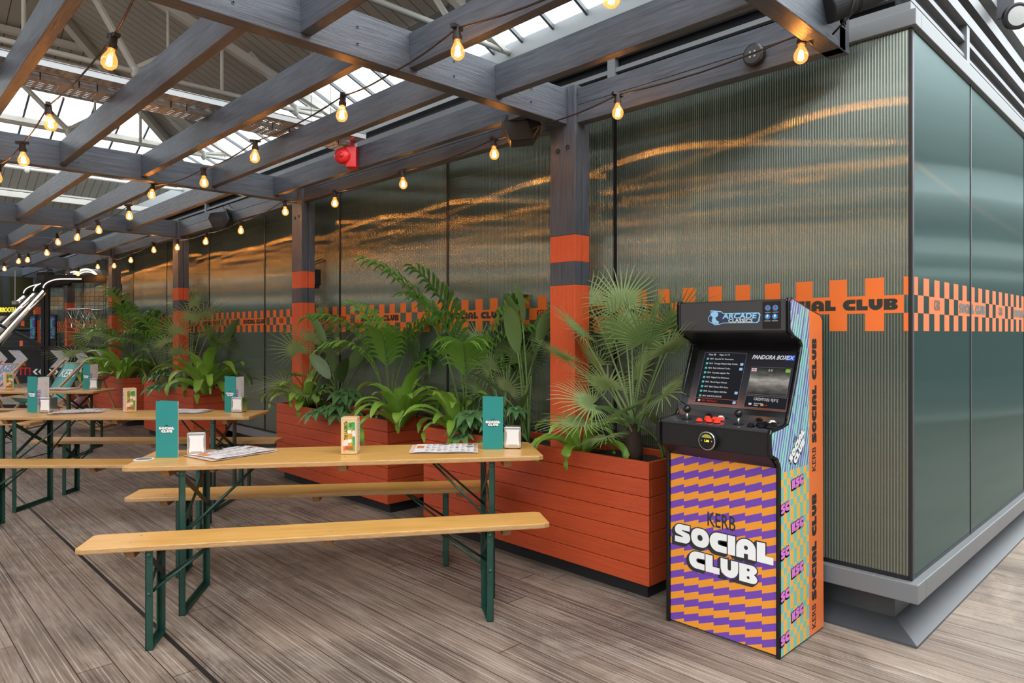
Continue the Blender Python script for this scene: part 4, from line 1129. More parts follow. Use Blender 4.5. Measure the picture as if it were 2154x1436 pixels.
m = MB(); m.prism([(.392,1.552),(.372,1.556),(.356,1.548),(.358,1.532),(.372,1.525),(.366,1.512),(.352,1.505),(.355,1.494),(.384,1.496),(.392,1.512),(.386,1.526),(.398,1.538)], 'x', .1004, .1012); m.build('badge_figure', M['blue1'], arc_)
text('ARCADE', .034, mq(.246, 1.530, .0026), M['blue1'], arc_, 'lettering', sx=1.30, align='CENTER', offset=.0011, shear=.12)
text('CLASSICS', .024, mq(.240, 1.508, .0026), M['white_ink'], arc_, 'lettering', sx=1.25, align='CENTER', offset=.0004)
MB().box(.1018, .103, .042, .130, 1.470, 1.596).build('info_card', M['black'], arc_)
for (y, z) in ((.104,1.566),(.068,1.566),(.106,1.526),(.070,1.526)):
    MB().lathe([(.0135,0),(.0135,.0008)], 20, (.1018, y, z), Matrix.Rotation(-PI/2, 3, 'Y')).build('info_circle', M['blue2'], arc_)
    m = MB(); m.bar((.1008,y+.004,z-.004),(.1008,y-.004,z+.004),.005,.0006, up=(1,0,0)); m.lathe([(.004,0),(.004,.0004)], 10, (.1010, y, z+.005), Matrix.Rotation(-PI/2, 3, 'Y'))
    m.build('info_symbol', M['white_ink'] if z < 1.55 else M['red'], arc_)
    m = MB(); m.box(.1010, .1014, y-.014, y+.014, z-.021, z-.0195); m.build('small_print', M['white_ink'], arc_)
# coin reader on the control box
dl = MB().lathe([(.040,0),(.044,.004),(.044,.028),(.041,.030)], 36, (-.070,.302,.949), Matrix.Rotation(-PI/2, 3, 'Y')).build('card_reader', M['black'], arc_)
MB().lathe([(.042,.026),(.0445,.030),(.041,.034),(.038,.032)], 36, (-.070,.302,.949), Matrix.Rotation(-PI/2, 3, 'Y')).build('chrome_ring', M['chrome'], dl, smooth=True)
MB().lathe([(.039,.030),(.039,.0325)], 30, (-.070,.302,.949), Matrix.Rotation(-PI/2, 3, 'Y')).build('reader_display', M['blackgloss'], dl)
rd = lambda y, z: frame((-.1030, y, z), (0,-1,0), (0,0,1))
text('1.00', .015, rd(.302,.949), emit('yellow_digits', (1,.8,.05), .8), dl, 'lettering', align='CENTER', offset=.0003)
m = MB(); m.prism([(.302+.030*math.cos(R(a)), .949+.030*math.sin(R(a))+.002) for a in (25,50,75,105,130,155)], 'x', -.1032, -.1025); m.build('display_top', emit('yellow_band', (.75,.68,.12), .25), dl)
text('<', .012, rd(.328,.949), M['white_ink'], dl, 'lettering', align='CENTER'); text('>', .012, rd(.276,.949), M['white_ink'], dl, 'lettering', align='CENTER')
# sticks and buttons
def stick(y, x=-.045):
    s_ = MB().lathe([(.024,0),(.024,.003)], 20, (x, y, 1.024)).build('joystick', M['black'], cp)
    MB().tube([(x,y,1.026),(x,y,1.062)], .0045, 10).build('stick_shaft', M['chrome'], s_) if False else None
    return s_
for y in (.461, .191):
    x = -.010
    b_ = MB().tube([(x,y,1.024),(x,y,1.062)], .0048, 10).build('joystick_shaft', M['chrome'], arc_, smooth=True)
    MB().lathe([(.024,1.025),(.024,1.0285)], 20, (x,y,.003)).build('joystick_washer', M['black'], b_)
    MB().lathe([(.003,-.018),(.010,-.0155),(.0165,-.008),(.0185,0),(.0165,.0085),(.010,.0155),(.003,.0185)], 18, (x,y,1.078)).build('joystick_ball', M['blackgloss'], b_, smooth=True)
M['redbtn'] = plain('translucent_red_button', (.85,.06,.03), .2); M['whitebtn'] = plain('white_button', (.8,.8,.78), .3)
def btn(x, y, mt, lab):
    z = 1.029+ (x+.06)*.09
    b_ = MB().lathe([(.0165,0),(.0165,.006),(.0135,.008)], 18, (x,y,z-.003)).build('button_rim', mt, arc_)
    MB().lathe([(.0115,.006),(.0115,.013),(.009,.0145)], 18, (x,y,z-.003)).build('button_cap', mt, b_)
    b_['label'] = lab
for i_, (x, y) in enumerate(((-.035,.380),(-.005,.352),(-.030,.330),(.022,.330),(.0,.305),(.026,.300),(-.03,.29),(.028,.372))): btn(x, y, M['redbtn'], 'red push button')
for (x, y) in ((-.035,.118),(-.005,.092),(-.030,.070),(.022,.078),(.0,.050),(-.028,.036),(.024,.040)): btn(x, y, M['blackgloss'], 'black push button')
btn(.058, .318, M['whitebtn'], 'white push button'); btn(.060, .062, M['whitebtn'], 'white push button')
# picture on the screen: plane leaning back
S0 = Vector((.0935,0,1.062)); SU = Vector((.142,0,.338)).normalized()
def scf(y, z, e=.0008):
    f_ = (z-S0.z)/SU.z; p = S0+SU*f_; p.y = y; n_ = Vector((0,-1,0)).cross(SU); return frame(p+n_*e, (0,-1,0), SU)
def screenmat():
    t = NT('game_menu_picture'); o = t.obj(); s = t.n('SeparateXYZ', {0: o})
    c = t.ramp(t.n('MapRange', {0: s.outputs[2], 1: 1.085, 2: 1.36}).outputs[0], [(0,(.12,.035,.018)),(.18,(.035,.018,.018)),(.45,(.014,.014,.019)),(.8,(.010,.010,.013)),(1,(.004,.004,.005))])
    return t.done(t.n('AddShader', {0: t.n('Emission', {'Color': c, 'Strength': .6}).outputs[0], 1: t.bsdf((.004,.004,.004), .12)}).outputs[0])
def scbox(y0, y1, z0, z1, e, mat, name, par):
    a = scf(y1, z0, e).translation; b = scf(y0, z0, e).translation; c = scf(y0, z1, e).translation; d = scf(y1, z1, e).translation
    return MB().add([a,b,c,d], [(0,1,2,3)]).build(name, mat, par, fix=False)
scr = scbox(.018, .530, 1.088, 1.362, .0015, screenmat(), 'screen', arc_)
E_W = emit('white_pixels', (.75,.78,.80), .36); E_T = emit('teal_pixels', (.10,.55,.52), .4); E_R = emit('red_pixels', (.6,.04,.02), .45); E_B = emit('blue_pixels', (.35,.6,.9), .4)
E_D = emit('dark_panel_pixels', (.008,.008,.010), 1); E_V = emit('deep_blue_pixels', (.02,.08,.5), .5)
def fr(y0, y1, z0, z1, e, mat, th=.0009):
    for q_ in ((y0,y1,z0,z0+th),(y0,y1,z1-th,z1),(y0,y0+th,z0,z1),(y1-th,y1,z0,z1)): scbox(*q_, e, mat, 'picture_line', scr)
scbox(.262, .492, 1.098, 1.350, .0020, E_D, 'picture_panel', scr)
E_G = emit('grey_line_pixels', (.10,.10,.11), 1)
fr(.262,.492,1.098,1.350,.0024,E_G)
text('Time: 88      Page: 2 / 19', .0125, scf(.470, 1.338, .003), E_W, scr, 'picture_text', sx=.95)
titles = [('0011','Spectral Vs. Generation'),('0012','Teenage Mutant Ninja Turtles'),('0013','Fate Unlimited Codes'),('0014','Guardian Legend, The'),('0015','Magical Cat Adventure'),('0016','Marvel Super Heroes'),('0017','Bishi Champ Mini Game'),('0018','Street Fighter EX2 Plus'),('0019','JUSTICE LEAGUE'),('0020','1942 Street 2')]
for i_, (a_, b_) in enumerate(titles):
    z = 1.317-i_*.0228
    mt_ = E_R if i_ == 9 else E_W
    text(a_ + '  ' + b_, .0115, scf(.455, z, .003), mt_, scr, 'picture_text', sx=.92)
    scbox(.462, .474, z-.005, z+.005, .003, E_T if i_ < 9 else E_W, 'picture_icon', scr)
    if i_ in (1, 2, 7, 9): scbox(.270, .286, z-.006, z+.006, .003, E_B, 'picture_icon', scr)
fr(.264,.490,1.100,1.1235,.0032,emit('orange_line_pixels', (.45,.07,.02), 1))
text('PANDORA BOX', .030, scf(.232, 1.331, .003), E_W, scr, 'picture_text', sx=.80, shear=.3, offset=.0006)
scbox(.022, .064, 1.319, 1.343, .003, E_V, 'picture_block', scr); text('EX', .028, scf(.061, 1.331, .0036), E_W, scr, 'picture_text', sx=1.0, shear=.15, offset=.0005)
def vid():
    t = NT('football_match_picture'); nz = t.noise(t.mapping(t.obj(), (10, 10, 30)), 2, 4, .6); s = t.n('SeparateXYZ', {0: t.obj()})
    g = t.ramp(t.n('MapRange', {0: s.outputs[2], 1: 1.158, 2: 1.284}).outputs[0], [(0,(.02,.02,.018)),(.3,(.14,.13,.12)),(.55,(.36,.34,.31)),(.72,(.10,.10,.09)),(1,(.02,.02,.02))])
    return t.done(t.n('Emission', {'Color': t.mix(.6, g, t.ramp(nz, [(.35,(.03,.03,.03)),(.65,(.6,.58,.55))]), 'MULTIPLY'), 'Strength': .8}).outputs[0])
scbox(.030, .224, 1.158, 1.284, .0026, vid(), 'picture_inset', scr); fr(.029,.225,1.157,1.285,.003,E_G)
scbox(.196,.222,1.264,1.279,.0032,E_W,'picture_flag',scr); scbox(.208,.211,1.264,1.279,.0035,E_R,'picture_flag',scr); scbox(.196,.222,1.270,1.273,.0035,E_R,'picture_flag',scr)
scbox(.032,.054,1.264,1.279,.0032,emit('green_pixels',(.25,.55,.05),.4),'picture_flag',scr)
text('0 0', .016, scf(.127, 1.270, .0035), E_W, scr, 'picture_text', align='CENTER')
scbox(.022, .226, 1.097, 1.150, .0020, E_D, 'picture_panel', scr); fr(.022,.226,1.097,1.150,.0024,E_G)
text('CREDITO(S): 0[3/1]', .0185, scf(.124, 1.136, .003), E_W, scr, 'picture_text', align='CENTER', sx=.78)
text('Return Main\nMenu', .009, scf(.178, 1.112, .003), E_W, scr, 'picture_text')
scbox(.190,.204,1.108,1.117,.003,E_W,'picture_icon',scr); scbox(.130,.145,1.107,1.116,.003,emit('orange_pixels',(.8,.25,.05),.4),'picture_icon',scr); text('OK', .009, scf(.124, 1.110, .003), E_R, scr, 'picture_text')
# ================================================================== PLANTERS
def planter(x0, x1, y0, y1, label):
    t = thing('planter', label, 'planter', (x0, y0, 0), 0, 'orange plank planters along the glazing')
    X, Y = x1-x0, y1-y0; z0, z1 = .085, .755; n = 7; h = (z1-z0)/n
    m = MB()
    for i in range(n):
        a, b = z0+i*h+.0015, z0+(i+1)*h-.0015
        m.box(0, .022, 0, Y, a, b); m.box(X-.022, X, 0, Y, a, b)
        m.box(.022, X-.022, 0, .022, a, b); m.box(.022, X-.022, Y-.022, Y, a, b)
    m.build('planks', M['orange_wood'], t, bevel=.0025)
    MB().box(.03, X-.03, .03, Y-.03, z0+.0, z1-.06).build('liner', M['black'], t)
    MB().box(.06, X-.04, .05, Y-.05, 0, z0).build('plinth', M['black_base'], t)
    m = MB(); nx, ny = 8, 30; random.seed(int(y0*10)); vs = []
    for i in range(nx+1):
        for j in range(ny+1): vs.append((.024+(X-.048)*i/nx, .024+(Y-.048)*j/ny, z1-.045+random.uniform(-.012,.012)))
    m.add(vs, [(i*(ny+1)+j, (i+1)*(ny+1)+j, (i+1)*(ny+1)+j+1, i*(ny+1)+j+1) for i in range(nx) for j in range(ny)])
    so = m.build('soil', M['soil'], t, fix=False)
PX0, PX1 = 3.104, 3.50
PLN = [(2.143, 4.146), (4.62, 6.575), (8.85, 10.80), (11.80, 13.78)]
planter(PX0, PX1, *PLN[0], 'orange plank planter nearest the camera, beside the arcade cabinet')
planter(PX0, PX1, *PLN[1], 'orange plank planter second from the arcade cabinet')
planter(PX0, PX1, *PLN[2], 'orange plank planter third along, after the gap of bare glazing')
planter(PX0, PX1, *PLN[3], 'furthest orange plank planter, beside the deck chairs')
ZS = .71

# ================================================================== PLANTS
def V3(*a): return Vector(a)
def blade(m, pts, wid, nrm, fold=.25):
    """leaf strip along pts, half widths wid, folded along its midrib"""
    b = len(m.v); k = len(pts); nrm = Vector(nrm)
    for i, p in enumerate(pts):
        d = (pts[min(i+1, k-1)]-pts[max(i-1, 0)]).normalized()
        s_ = d.cross(nrm)
        if s_.length < 1e-4: s_ = Vector((1,0,0))
        s_.normalize(); n_ = s_.cross(d); w_ = wid[i]
        m.v += [tuple(p - s_*w_ + n_*w_*fold), tuple(p), tuple(p + s_*w_ + n_*w_*fold)]
    for i in range(k-1):
        a = b+3*i
        m.f += [(a, a+1, a+4, a+3), (a+1, a+2, a+5, a+4)]; m.mi += [m.cur]*2
def bez(a, b, c, n): return [a*(1-t)**2 + b*2*t*(1-t) + c*t*t for t in [i/n for i in range(n+1)]]
def hdir(az): return Vector((math.cos(az), math.sin(az), 0))
def dirv(az, el): return Vector((math.cos(az)*math.cos(el), math.sin(az)*math.cos(el), math.sin(el)))
XW = 3.545
def keep(p, lim=XW):
    if p.x > lim: p = Vector((lim-.0-(p.x-lim)*.02, p.y, p.z))
    return p
def fan_leaf(t, base, hub, rad, rng, nseg=24, out=None, spread=125, drop=.12, mat='fan'):
    m = MB(); base = Vector(base); hub = Vector(hub)
    d = (hub-base); mid = base + d*.5 + Vector((0,0,d.length*.10))
    P = bez(base, mid, hub, 6)
    m.tube([keep(p) for p in P], [.0075-.0006*i for i in range(7)], 5)
    ax = (P[-1]-P[-2]).normalized()
    if out is not None: ax = (ax*.45+Vector(out).normalized()*.55).normalized()
    # plane of the fan: contains ax, tilted randomly
    side = ax.cross(Vector((0,0,1)))
    if side.length < .1: side = Vector((0,1,0))
    side.normalize(); roll = rng.uniform(-.8, .8); side = (side*math.cos(roll) + ax.cross(side)*math.sin(roll)).normalized()
    n_ = side.cross(ax).normalized()
    for i in range(nseg):
        a = R(-spread + 2*spread*i/(nseg-1)) + rng.uniform(-.02,.02)
        L_ = rad*(.72+.28*math.cos(a*.8))*rng.uniform(.9, 1.04)
        d1 = ax*math.cos(a) + side*math.sin(a)
        cup = n_*(.10*(1-math.cos(a)))
        pts = []
        for q_ in (0, .22, .5, .78, 1.0):
            p = hub + (d1+cup).normalized()*L_*q_ + Vector((0,0,-1))*drop*L_*q_*q_*q_*rng.uniform(.7,1.3)
            pts.append(keep(p))
        w_ = L_*.0185
        blade(m, pts, [w_*.3, w_*1.5, w_*.85, w_*.5, w_*.05], n_*(1 if i % 2 else .98), .45)
    return m.build('fan_leaf', M[mat], t, fix=False)
def fan_palm(name_label, base, leaves, seed, trunk=.25, grp=None, nseg=24, rads=(.30,.36)):
    rng = random.Random(seed)
    t = thing('fan_palm', name_label, 'palm', base, 0, 'fan palms in the orange planters')
    B = Vector(base)
    if trunk > 0:
        MB().lathe([(.05,-.02),(.055,trunk*.3),(.04,trunk*.8),(.02,trunk)], 12).build('trunk', M['trunk'], t, smooth=True)
    for (hx, hy, hz, *o_) in leaves:
        hub = Vector((hx, hy, hz))-B
        rad = rng.uniform(*rads)*(o_[0] if o_ else 1)
        st = Vector((rng.uniform(-.02,.02), rng.uniform(-.02,.02), trunk*rng.uniform(.5,1)))
        KE = XW-B.x
        out = Vector((hub.x, hub.y, (hub.z-trunk)*.6)) if hub.length else None
        global XLIM
        lf = fan_leaf_local(t, st, hub, rad, rng, nseg, out, KE)
    return t
def fan_leaf_local(t, st, hub, rad, rng, nseg, out, lim):
    global XW
    old = XW; XW = lim
    try:
        keep.__defaults__ = (lim,)
        o = fan_leaf(t, st, hub, rad, rng, nseg, out)
    finally:
        XW = old; keep.__defaults__ = (old,)
    return o
def frond(t, base, az, L_, el0, bend, rng, nl=13, wl=.30, mat='kentia', lim=None):
    keep.__defaults__ = (lim,)
    m = MB(); base = Vector(base)
    stem = L_*.48
    p = base.copy(); d = dirv(az, el0); pts = [p.copy()]; n = 16; el = el0
    for i in range(n):
        f = (i+1)/n; el = el0 - bend*max(0, f-.30)**1.5*1.7
        d = dirv(az, el); p = p + d*(L_/n); pts.append(keep(p.copy()))
    m.tube(pts, [.010*(1-.8*i/n) for i in range(n+1)], 5)
    st = len(m.f)
    m.cur = 1
    for i in range(nl):
        f = .50 + .48*i/(nl-1); k = f*n; i0 = min(int(k), n-1); q_ = pts[i0].lerp(pts[i0+1], k-i0)
        dd = (pts[i0+1]-pts[i0]).normalized(); sd = dd.cross(Vector((0,0,1)))
        if sd.length < .1: sd = Vector((0,1,0))
        sd.normalize(); up = sd.cross(dd)
        ll = wl*(math.sin(PI*min(1, (i+2.6)/(nl+3.2)))**.45)*rng.uniform(.9,1.1)
        for s_ in (-1, 1):
            e = (sd*s_*.66 + dd*.80 + up*.30).normalized()
            P = [keep(q_ + e*ll*u + Vector((0,0,-1))*ll*(.42*u*u*u+.1*u*u)) for u in (0,.25,.5,.75,1)]
            w_ = ll*.050
            blade(m, P, [w_*.3, w_, w_*1.05, w_*.7, w_*.05], up, .2)
    o = m.build('frond', [M['petiole'], M[mat]], t, fix=False); keep.__defaults__ = (XW,); return o
def feather_palm(label, base, specs, seed, wl=.32, nl=14):
    rng = random.Random(seed); t = thing('feather_palm', label, 'palm', base, 0, 'feather palms in the orange planters')
    for (az, L_, el, bend) in specs:
        frond(t, (rng.uniform(-.02,.02), rng.uniform(-.02,.02), -.02), R(az), L_, R(el), R(bend), rng, nl, wl, lim=XW-base[0])
    return t
def nest(label, base, n, L_, seed, wmax=.040, up=1.0, mat='nest', nm='birds_nest_fern'):
    rng = random.Random(seed); t = thing(nm, label, 'fern' if mat == 'nest' else 'plant', base, 0, 'bright ferns at the planter edges')
    keep.__defaults__ = (XW-base[0],)
    for i in range(n):
        m = MB(); az = 2*PI*i*.382 + rng.uniform(-.3,.3); fr_ = i/n
        el0 = R(82-38*fr_+rng.uniform(-8,8)); l = L_*rng.uniform(.75,1.1); bend = R((70+75*fr_))*rng.uniform(.8,1.2)/up
        N_ = 14; p = Vector((math.cos(az)*.02, math.sin(az)*.02, -.01)); pts = [p.copy()]
        for k in range(N_):
            f = (k+1)/N_; el = el0 - bend*f*f*1.25; p = p + dirv(az, el)*(l/N_); pts.append(keep(p.copy()))
        wid = []; w_ = wmax*rng.uniform(.75,1.15)
        for k in range(N_+1):
            f = k/N_; wid.append(w_*max(.03, (math.sin(PI*min(1, f*.92+.06))**.75))*(1+.10*math.sin(k*2.1+i)))
        sd = Vector((-math.sin(az), math.cos(az), 0)); upv = Vector((-math.cos(az)*.3, -math.sin(az)*.3, 1)).normalized()
        blade(m, pts, wid, upv + sd*rng.uniform(-.35,.35), .30)
        m.build('leaf', M[mat], t, smooth=True, fix=False)
    keep.__defaults__ = (XW,); return t
def paddle(label, base, specs, seed, sc=1.0):
    """specs: az, petiole length, elevation, blade length, blade width"""
    rng = random.Random(seed); t = thing('paddle_leaf_plant', label, 'plant', base, 0, 'paddle leaved plants in the orange planters')
    keep.__defaults__ = (XW-base[0],)
    for (az, pl, el, bl, bw) in specs:
        m = MB(); az = R(az); el = R(el)
        b0 = Vector((rng.uniform(-.03,.03), rng.uniform(-.03,.03), 0)); top = b0 + dirv(az, el)*pl
        P = bez(b0, b0+Vector((0,0,pl*.5)), top, 6); m.tube([keep(p) for p in P], [.009-.0008*i for i in range(7)], 6)
        d = (P[-1]-P[-2]).normalized(); pts = [top.copy()]; p = top.copy(); N_ = 10
        e0 = math.asin(max(-1, min(1, d.z))); turn = rng.uniform(-1.3, 1.3)
        for k in range(N_): p = p + dirv(az, e0-R(28)*(k/N_)**1.5)*(bl/N_); pts.append(keep(p.copy()))
        wid = [bw*.66*max(.04, math.sin(PI*min(1, (k/N_)*.95+.03))**.62) for k in range(N_+1)]
        n0 = Vector((-math.cos(az), -math.sin(az), .35)).normalized(); n0 = Matrix.Rotation(turn, 3, d) @ n0
        m.cur = 1; blade(m, pts, wid, n0, .30)
        m.build('paddle_leaf', [M['petiole'], M['paddle']], t, smooth=True, fix=False)
    keep.__defaults__ = (XW,); return t
def fatsia(label, base, n, sp, seed, rad=.11, dirs=None):
    rng = random.Random(seed); t = thing('palmate_shrub', label, 'plant', base, 0, 'palmate leaved shrubs in the orange planters')
    keep.__defaults__ = (XW-base[0],)
    for i in range(n):
        m = MB(); az = 2*PI*i*.382 + rng.uniform(-.4,.4)
        if dirs: az = R(rng.uniform(*dirs))
        hub = Vector((math.cos(az)*sp*rng.uniform(.35,1), math.sin(az)*sp*rng.uniform(.35,1), rng.uniform(.02,.26)))
        P = bez(Vector((0,0,0)), Vector((hub.x*.4, hub.y*.4, hub.z+.08)), hub, 5); m.tube([keep(p) for p in P], .004, 5)
        ax = Vector((math.cos(az), math.sin(az), -.35)).normalized(); sd = ax.cross(Vector((0,0,1))).normalized(); up = sd.cross(ax)
        r_ = rad*rng.uniform(.8,1.2)
        m.cur = 1
        for k in range(8):
            a = R(-140+40*k); d = ax*math.cos(a)+sd*math.sin(a); L_ = r_*(.72+.28*math.cos(a))
            pts = [keep(hub + d*L_*q_ + up*.02*math.sin(q_*3) - Vector((0,0,1))*L_*.25*q_*q_) for q_ in (0,.25,.5,.75,1)]
            blade(m, pts, [L_*.10, L_*.20, L_*.22, L_*.15, L_*.01], up, .25)
        m.build('palmate_leaf', [M['petiole'], M['fatsia']], t, fix=False)
    keep.__defaults__ = (XW,); return t
def onx(x, px, py):
    a = (px-1077)/1450; rx = VX*a+VZ; t_ = x/rx; return Vector((x, (UX*a+UZ)*t_, 1.45+(700-py)/1450*t_))
def hubs(lst, xs_=3.3):
    out = []
    for q_ in lst:
        x = q_[2] if len(q_) > 2 else xs_
        p = onx(x, q_[0], q_[1]); out.append((p.x, p.y, p.z, *(q_[3:4])))
    return out
def bs(x, px): p = onx(x, px, 900); return (x, p.y, ZS)
# --- planter 1
fan_palm('large pale fan palm beside the arcade cabinet', (3.32, 2.40, ZS),
    hubs([(1226,706,3.20),(1292,712,3.25),(1354,720,3.22),(1328,694,3.40),(1194,757,3.05),(1258,768,3.30),(1278,815,3.12),(1246,850,3.08),(1404,740,3.12),(1226,888,3.0),(1395,830,3.25),(1330,860,3.12),(1276,918,3.02,.7),(1310,640,3.42),(1375,668,3.36),(1345,790,3.38),(1415,690,3.34),(1240,640,3.42)]),
    11, trunk=.22, nseg=30, rads=(.29,.36))
nest('bright strap leaved fern under the large pale fan palm', (3.20, onx(3.20,1222,900).y, ZS), 16, .42, 21, .034)
paddle('tall paddle leaved plant between the first post and the closed menu', (3.30, onx(3.30,1105,900).y, ZS),
    [(200,.62,80,.34,.085),(100,.70,84,.34,.09),(250,.48,74,.30,.08),(60,.55,76,.30,.08),(160,.36,62,.30,.07),(20,.62,82,.30,.08),(230,.30,58,.26,.06),(300,.68,80,.30,.075),(180,.80,86,.28,.07)], 5)
fan_palm('dark fan palm behind the right end of the nearest table', (3.38, onx(3.38,1060,900).y, ZS),
    hubs([(1030,775,3.3),(1060,742,3.42),(1008,720,3.40),(1065,820,3.30),(1085,700,3.45),(1015,830,3.28),(1098,760,3.38)]), 12, trunk=.1, nseg=24, rads=(.26,.32))
feather_palm('tall feather palm with a long frond reaching left, in the nearest planter', (3.27, onx(3.27,985,900).y, ZS),
    [(150,1.50,76,50),(120,1.20,84,60),(325,1.22,82,66),(300,1.05,80,80),(226,.95,76,75),(165,1.30,86,45),(345,.85,72,90)], 31, wl=.36)
nest('bright fern at the left end of the nearest planter', (3.20, onx(3.20,958,900).y, ZS), 22, .50, 22, .040, 1.1)
fatsia('palmate leaved shrub spilling over the nearest planter in front of the closed menu', (3.20, onx(3.20,1010,900).y, ZS-.02), 11, .20, 41, .135, (150,300))
fatsia('small palmate leaved shrub behind the steel napkin dispenser', (3.25, onx(3.25,1075,900).y, ZS), 8, .15, 42, .10)
paddle('dark broad leaved plant at the back of the nearest planter', (3.42, onx(3.42,1400,900).y, ZS),
    [(200,.30,50,.34,.05),(250,.35,60,.34,.05),(150,.25,55,.30,.05),(280,.40,70,.30,.045)], 6)
# --- planter 2
fan_palm('tall thin fan palm in front of the second orange banded post', (3.30, onx(3.30,650,850).y, ZS),
    hubs([(655,716,3.2),(625,740,3.15),(642,700,3.35),(690,700,3.3),(720,690,3.38),(750,690,3.35),(620,790,3.10),(600,810,3.1),(672,665,3.4),(705,735,3.25),(740,720,3.3),(640,830,3.1,.8)]), 13, trunk=.2, nseg=22, rads=(.28,.35))
paddle('paddle leaved plant in the second planter', (3.28, onx(3.28,715,850).y, ZS),
    [(250,.30,72,.32,.10),(200,.38,80,.34,.11),(290,.42,72,.34,.09),(120,.34,70,.30,.09),(60,.55,78,.34,.08),(150,.62,80,.36,.06),(330,.50,66,.32,.08)], 7)
feather_palm('tall feather palm at the near end of the second planter', (3.26, onx(3.26,822,850).y, ZS),
    [(150,1.20,78,78),(150,.95,80,95),(320,1.12,80,68),(300,1.0,86,60),(226,1.0,80,70),(340,.85,74,90),(110,1.1,86,50)], 32, wl=.32)
nest('bright fern at the far end of the second planter', (3.20, onx(3.20,640,850).y, ZS), 22, .50, 23, .042)
nest('bright fern at the near corner of the second planter', (3.19, onx(3.19,842,850).y, ZS), 26, .60, 24, .046, 1.05)
fatsia('palmate leaved shrub between the two ferns of the second planter', (3.20, onx(3.20,718,850).y, ZS), 14, .26, 43, .14, (120,320))
paddle('broad dark leaved plant at the near end of the second planter', (3.40, onx(3.40,868,850).y, ZS), [(310,.45,72,.42,.08),(280,.28,40,.42,.09),(60,.5,78,.36,.07)], 8)
# --- planter 3
fan_palm('fan palm in front of the third orange banded post', (3.28, onx(3.28,400,800).y, ZS),
    hubs([(402,672,3.2),(430,668,3.3),(372,700,3.1),(440,700,3.35),(375,745,3.1),(350,722,3.2),(455,720,3.3),(410,640,3.4),(385,640,3.35),(345,790,3.05,.8)]), 14, trunk=.2, nseg=20, rads=(.34,.42))
feather_palm('feather palm at the far end of the third planter', (3.38, onx(3.38,345,800).y, ZS), [(110,1.3,80,70),(250,1.2,80,70),(200,1.1,76,80),(290,1.15,76,70),(150,1.0,70,80)], 33, wl=.34, nl=10)
nest('bright upright fern at the near end of the third planter', (3.20, onx(3.20,432,800).y, ZS), 24, .80, 25, .062, 1.1)
fatsia('palmate leaved shrub in the middle of the third planter', (3.20, onx(3.20,368,800).y, ZS), 10, .34, 44, .19, (120,320))
paddle('paddle leaved plant behind the upright fern of the third planter', (3.36, onx(3.36,445,800).y, ZS), [(300,.62,74,.40,.08),(250,.5,70,.36,.09),(90,.6,78,.34,.08)], 9)
# --- planter 4
fan_palm('drooping fan palm beside the basketball cage', (3.26, onx(3.26,228,790).y, ZS),
    hubs([(194,706,3.0),(200,740,2.95),(156,746,2.75),(225,730,3.1),(238,716,3.2),(175,728,2.85),(215,690,3.1)]), 15, trunk=.2, nseg=20, rads=(.42,.52))
feather_palm('feather palm in the furthest planter, just right of the fourth post', (3.38, onx(3.38,283,790).y, ZS), [(110,1.75,84,60),(240,1.5,80,70),(290,1.4,78,70),(200,1.2,72,85),(330,1.3,74,75)], 34, wl=.42, nl=10)
nest('bright fern spilling over the furthest planter', (3.15, onx(3.15,262,790).y, ZS), 28, .80, 26, .055)
nest('bright fern at the far left of the furthest planter', (3.16, onx(3.16,222,790).y, ZS), 20, .70, 27, .050)
paddle('paddle leaved plant against the glazing in the furthest planter', (3.34, onx(3.34,300,790).y, ZS), [(250,.6,72,.45,.10),(300,.7,76,.45,.10),(200,.4,60,.45,.11),(60,.7,80,.40,.09)], 10)
# ================================================================== FAR END: BASKETBALL CAGE, NEON SIGN, DECK CHAIRS
def cw(X, Z): v = W(X, Z); return (v.x, v.y, 0)
ZC = 13.0
def cx(px): return (px-1077)/1450*ZC
def cz(py): return 1.45+(700-py)/1450*ZC
O = cx(96)
cage = thing('basketball_arcade_cage', 'black caged basketball shooting machines with white light tubes and chevron panels', 'basketball machine', cw(O, ZC), RZ)
lx = lambda px: cx(px)-O
M['led_tube'] = emit('white_light_tube', (1.0, .93, .76), .75)
x0, x1, x2 = lx(-70), lx(96), lx(262)
m = MB()
for x in (x1-.04, x1+.04, x2): m.box(x-.03, x+.03, -.03, .03, 0, cz(590))
m.box(x1, x2, -.03, .03, cz(594), cz(578)); m.box(x0, x2, -.03, .03, cz(735), cz(728)); m.box(x0, x2, -.03, .03, cz(800), cz(792)); m.box(x0, x2, -.02, .02, 0.02, .10)
m.bar((x1-.05,0,cz(728)), (lx(-10),0,cz(678)), .05, .05); m.box(x2-.03, x2+.03, 1.6, 1.66, 0, cz(590)); m.box(x1-.03, x1+.03, 1.6, 1.66, 0, cz(590))
m.box(x1, x2, 1.6, 1.66, cz(594), cz(578))
m.build('cage_frame', M['black'], cage)
m = MB()
k = 0; z = cz(728)
while z < cz(598): m.box(x1, x2, -.002, .002, z, z+.006); z += .085
x = x1+.07
while x < x2: m.box(x-.002, x+.002, -.002, .002, cz(728), cz(595)); x += .085
m.build('wire_mesh', M['steel_dark'], cage)
m = MB(); z = cz(728)
while z < cz(620):
    xr = lx(96) ; xl = lx(96) - (cz(612)-z)*1.0
    m.box(max(xl, x0), xr, -.002, .002, z, z+.006); z += .085
m.build('wire_mesh', M['steel_dark'], cage)
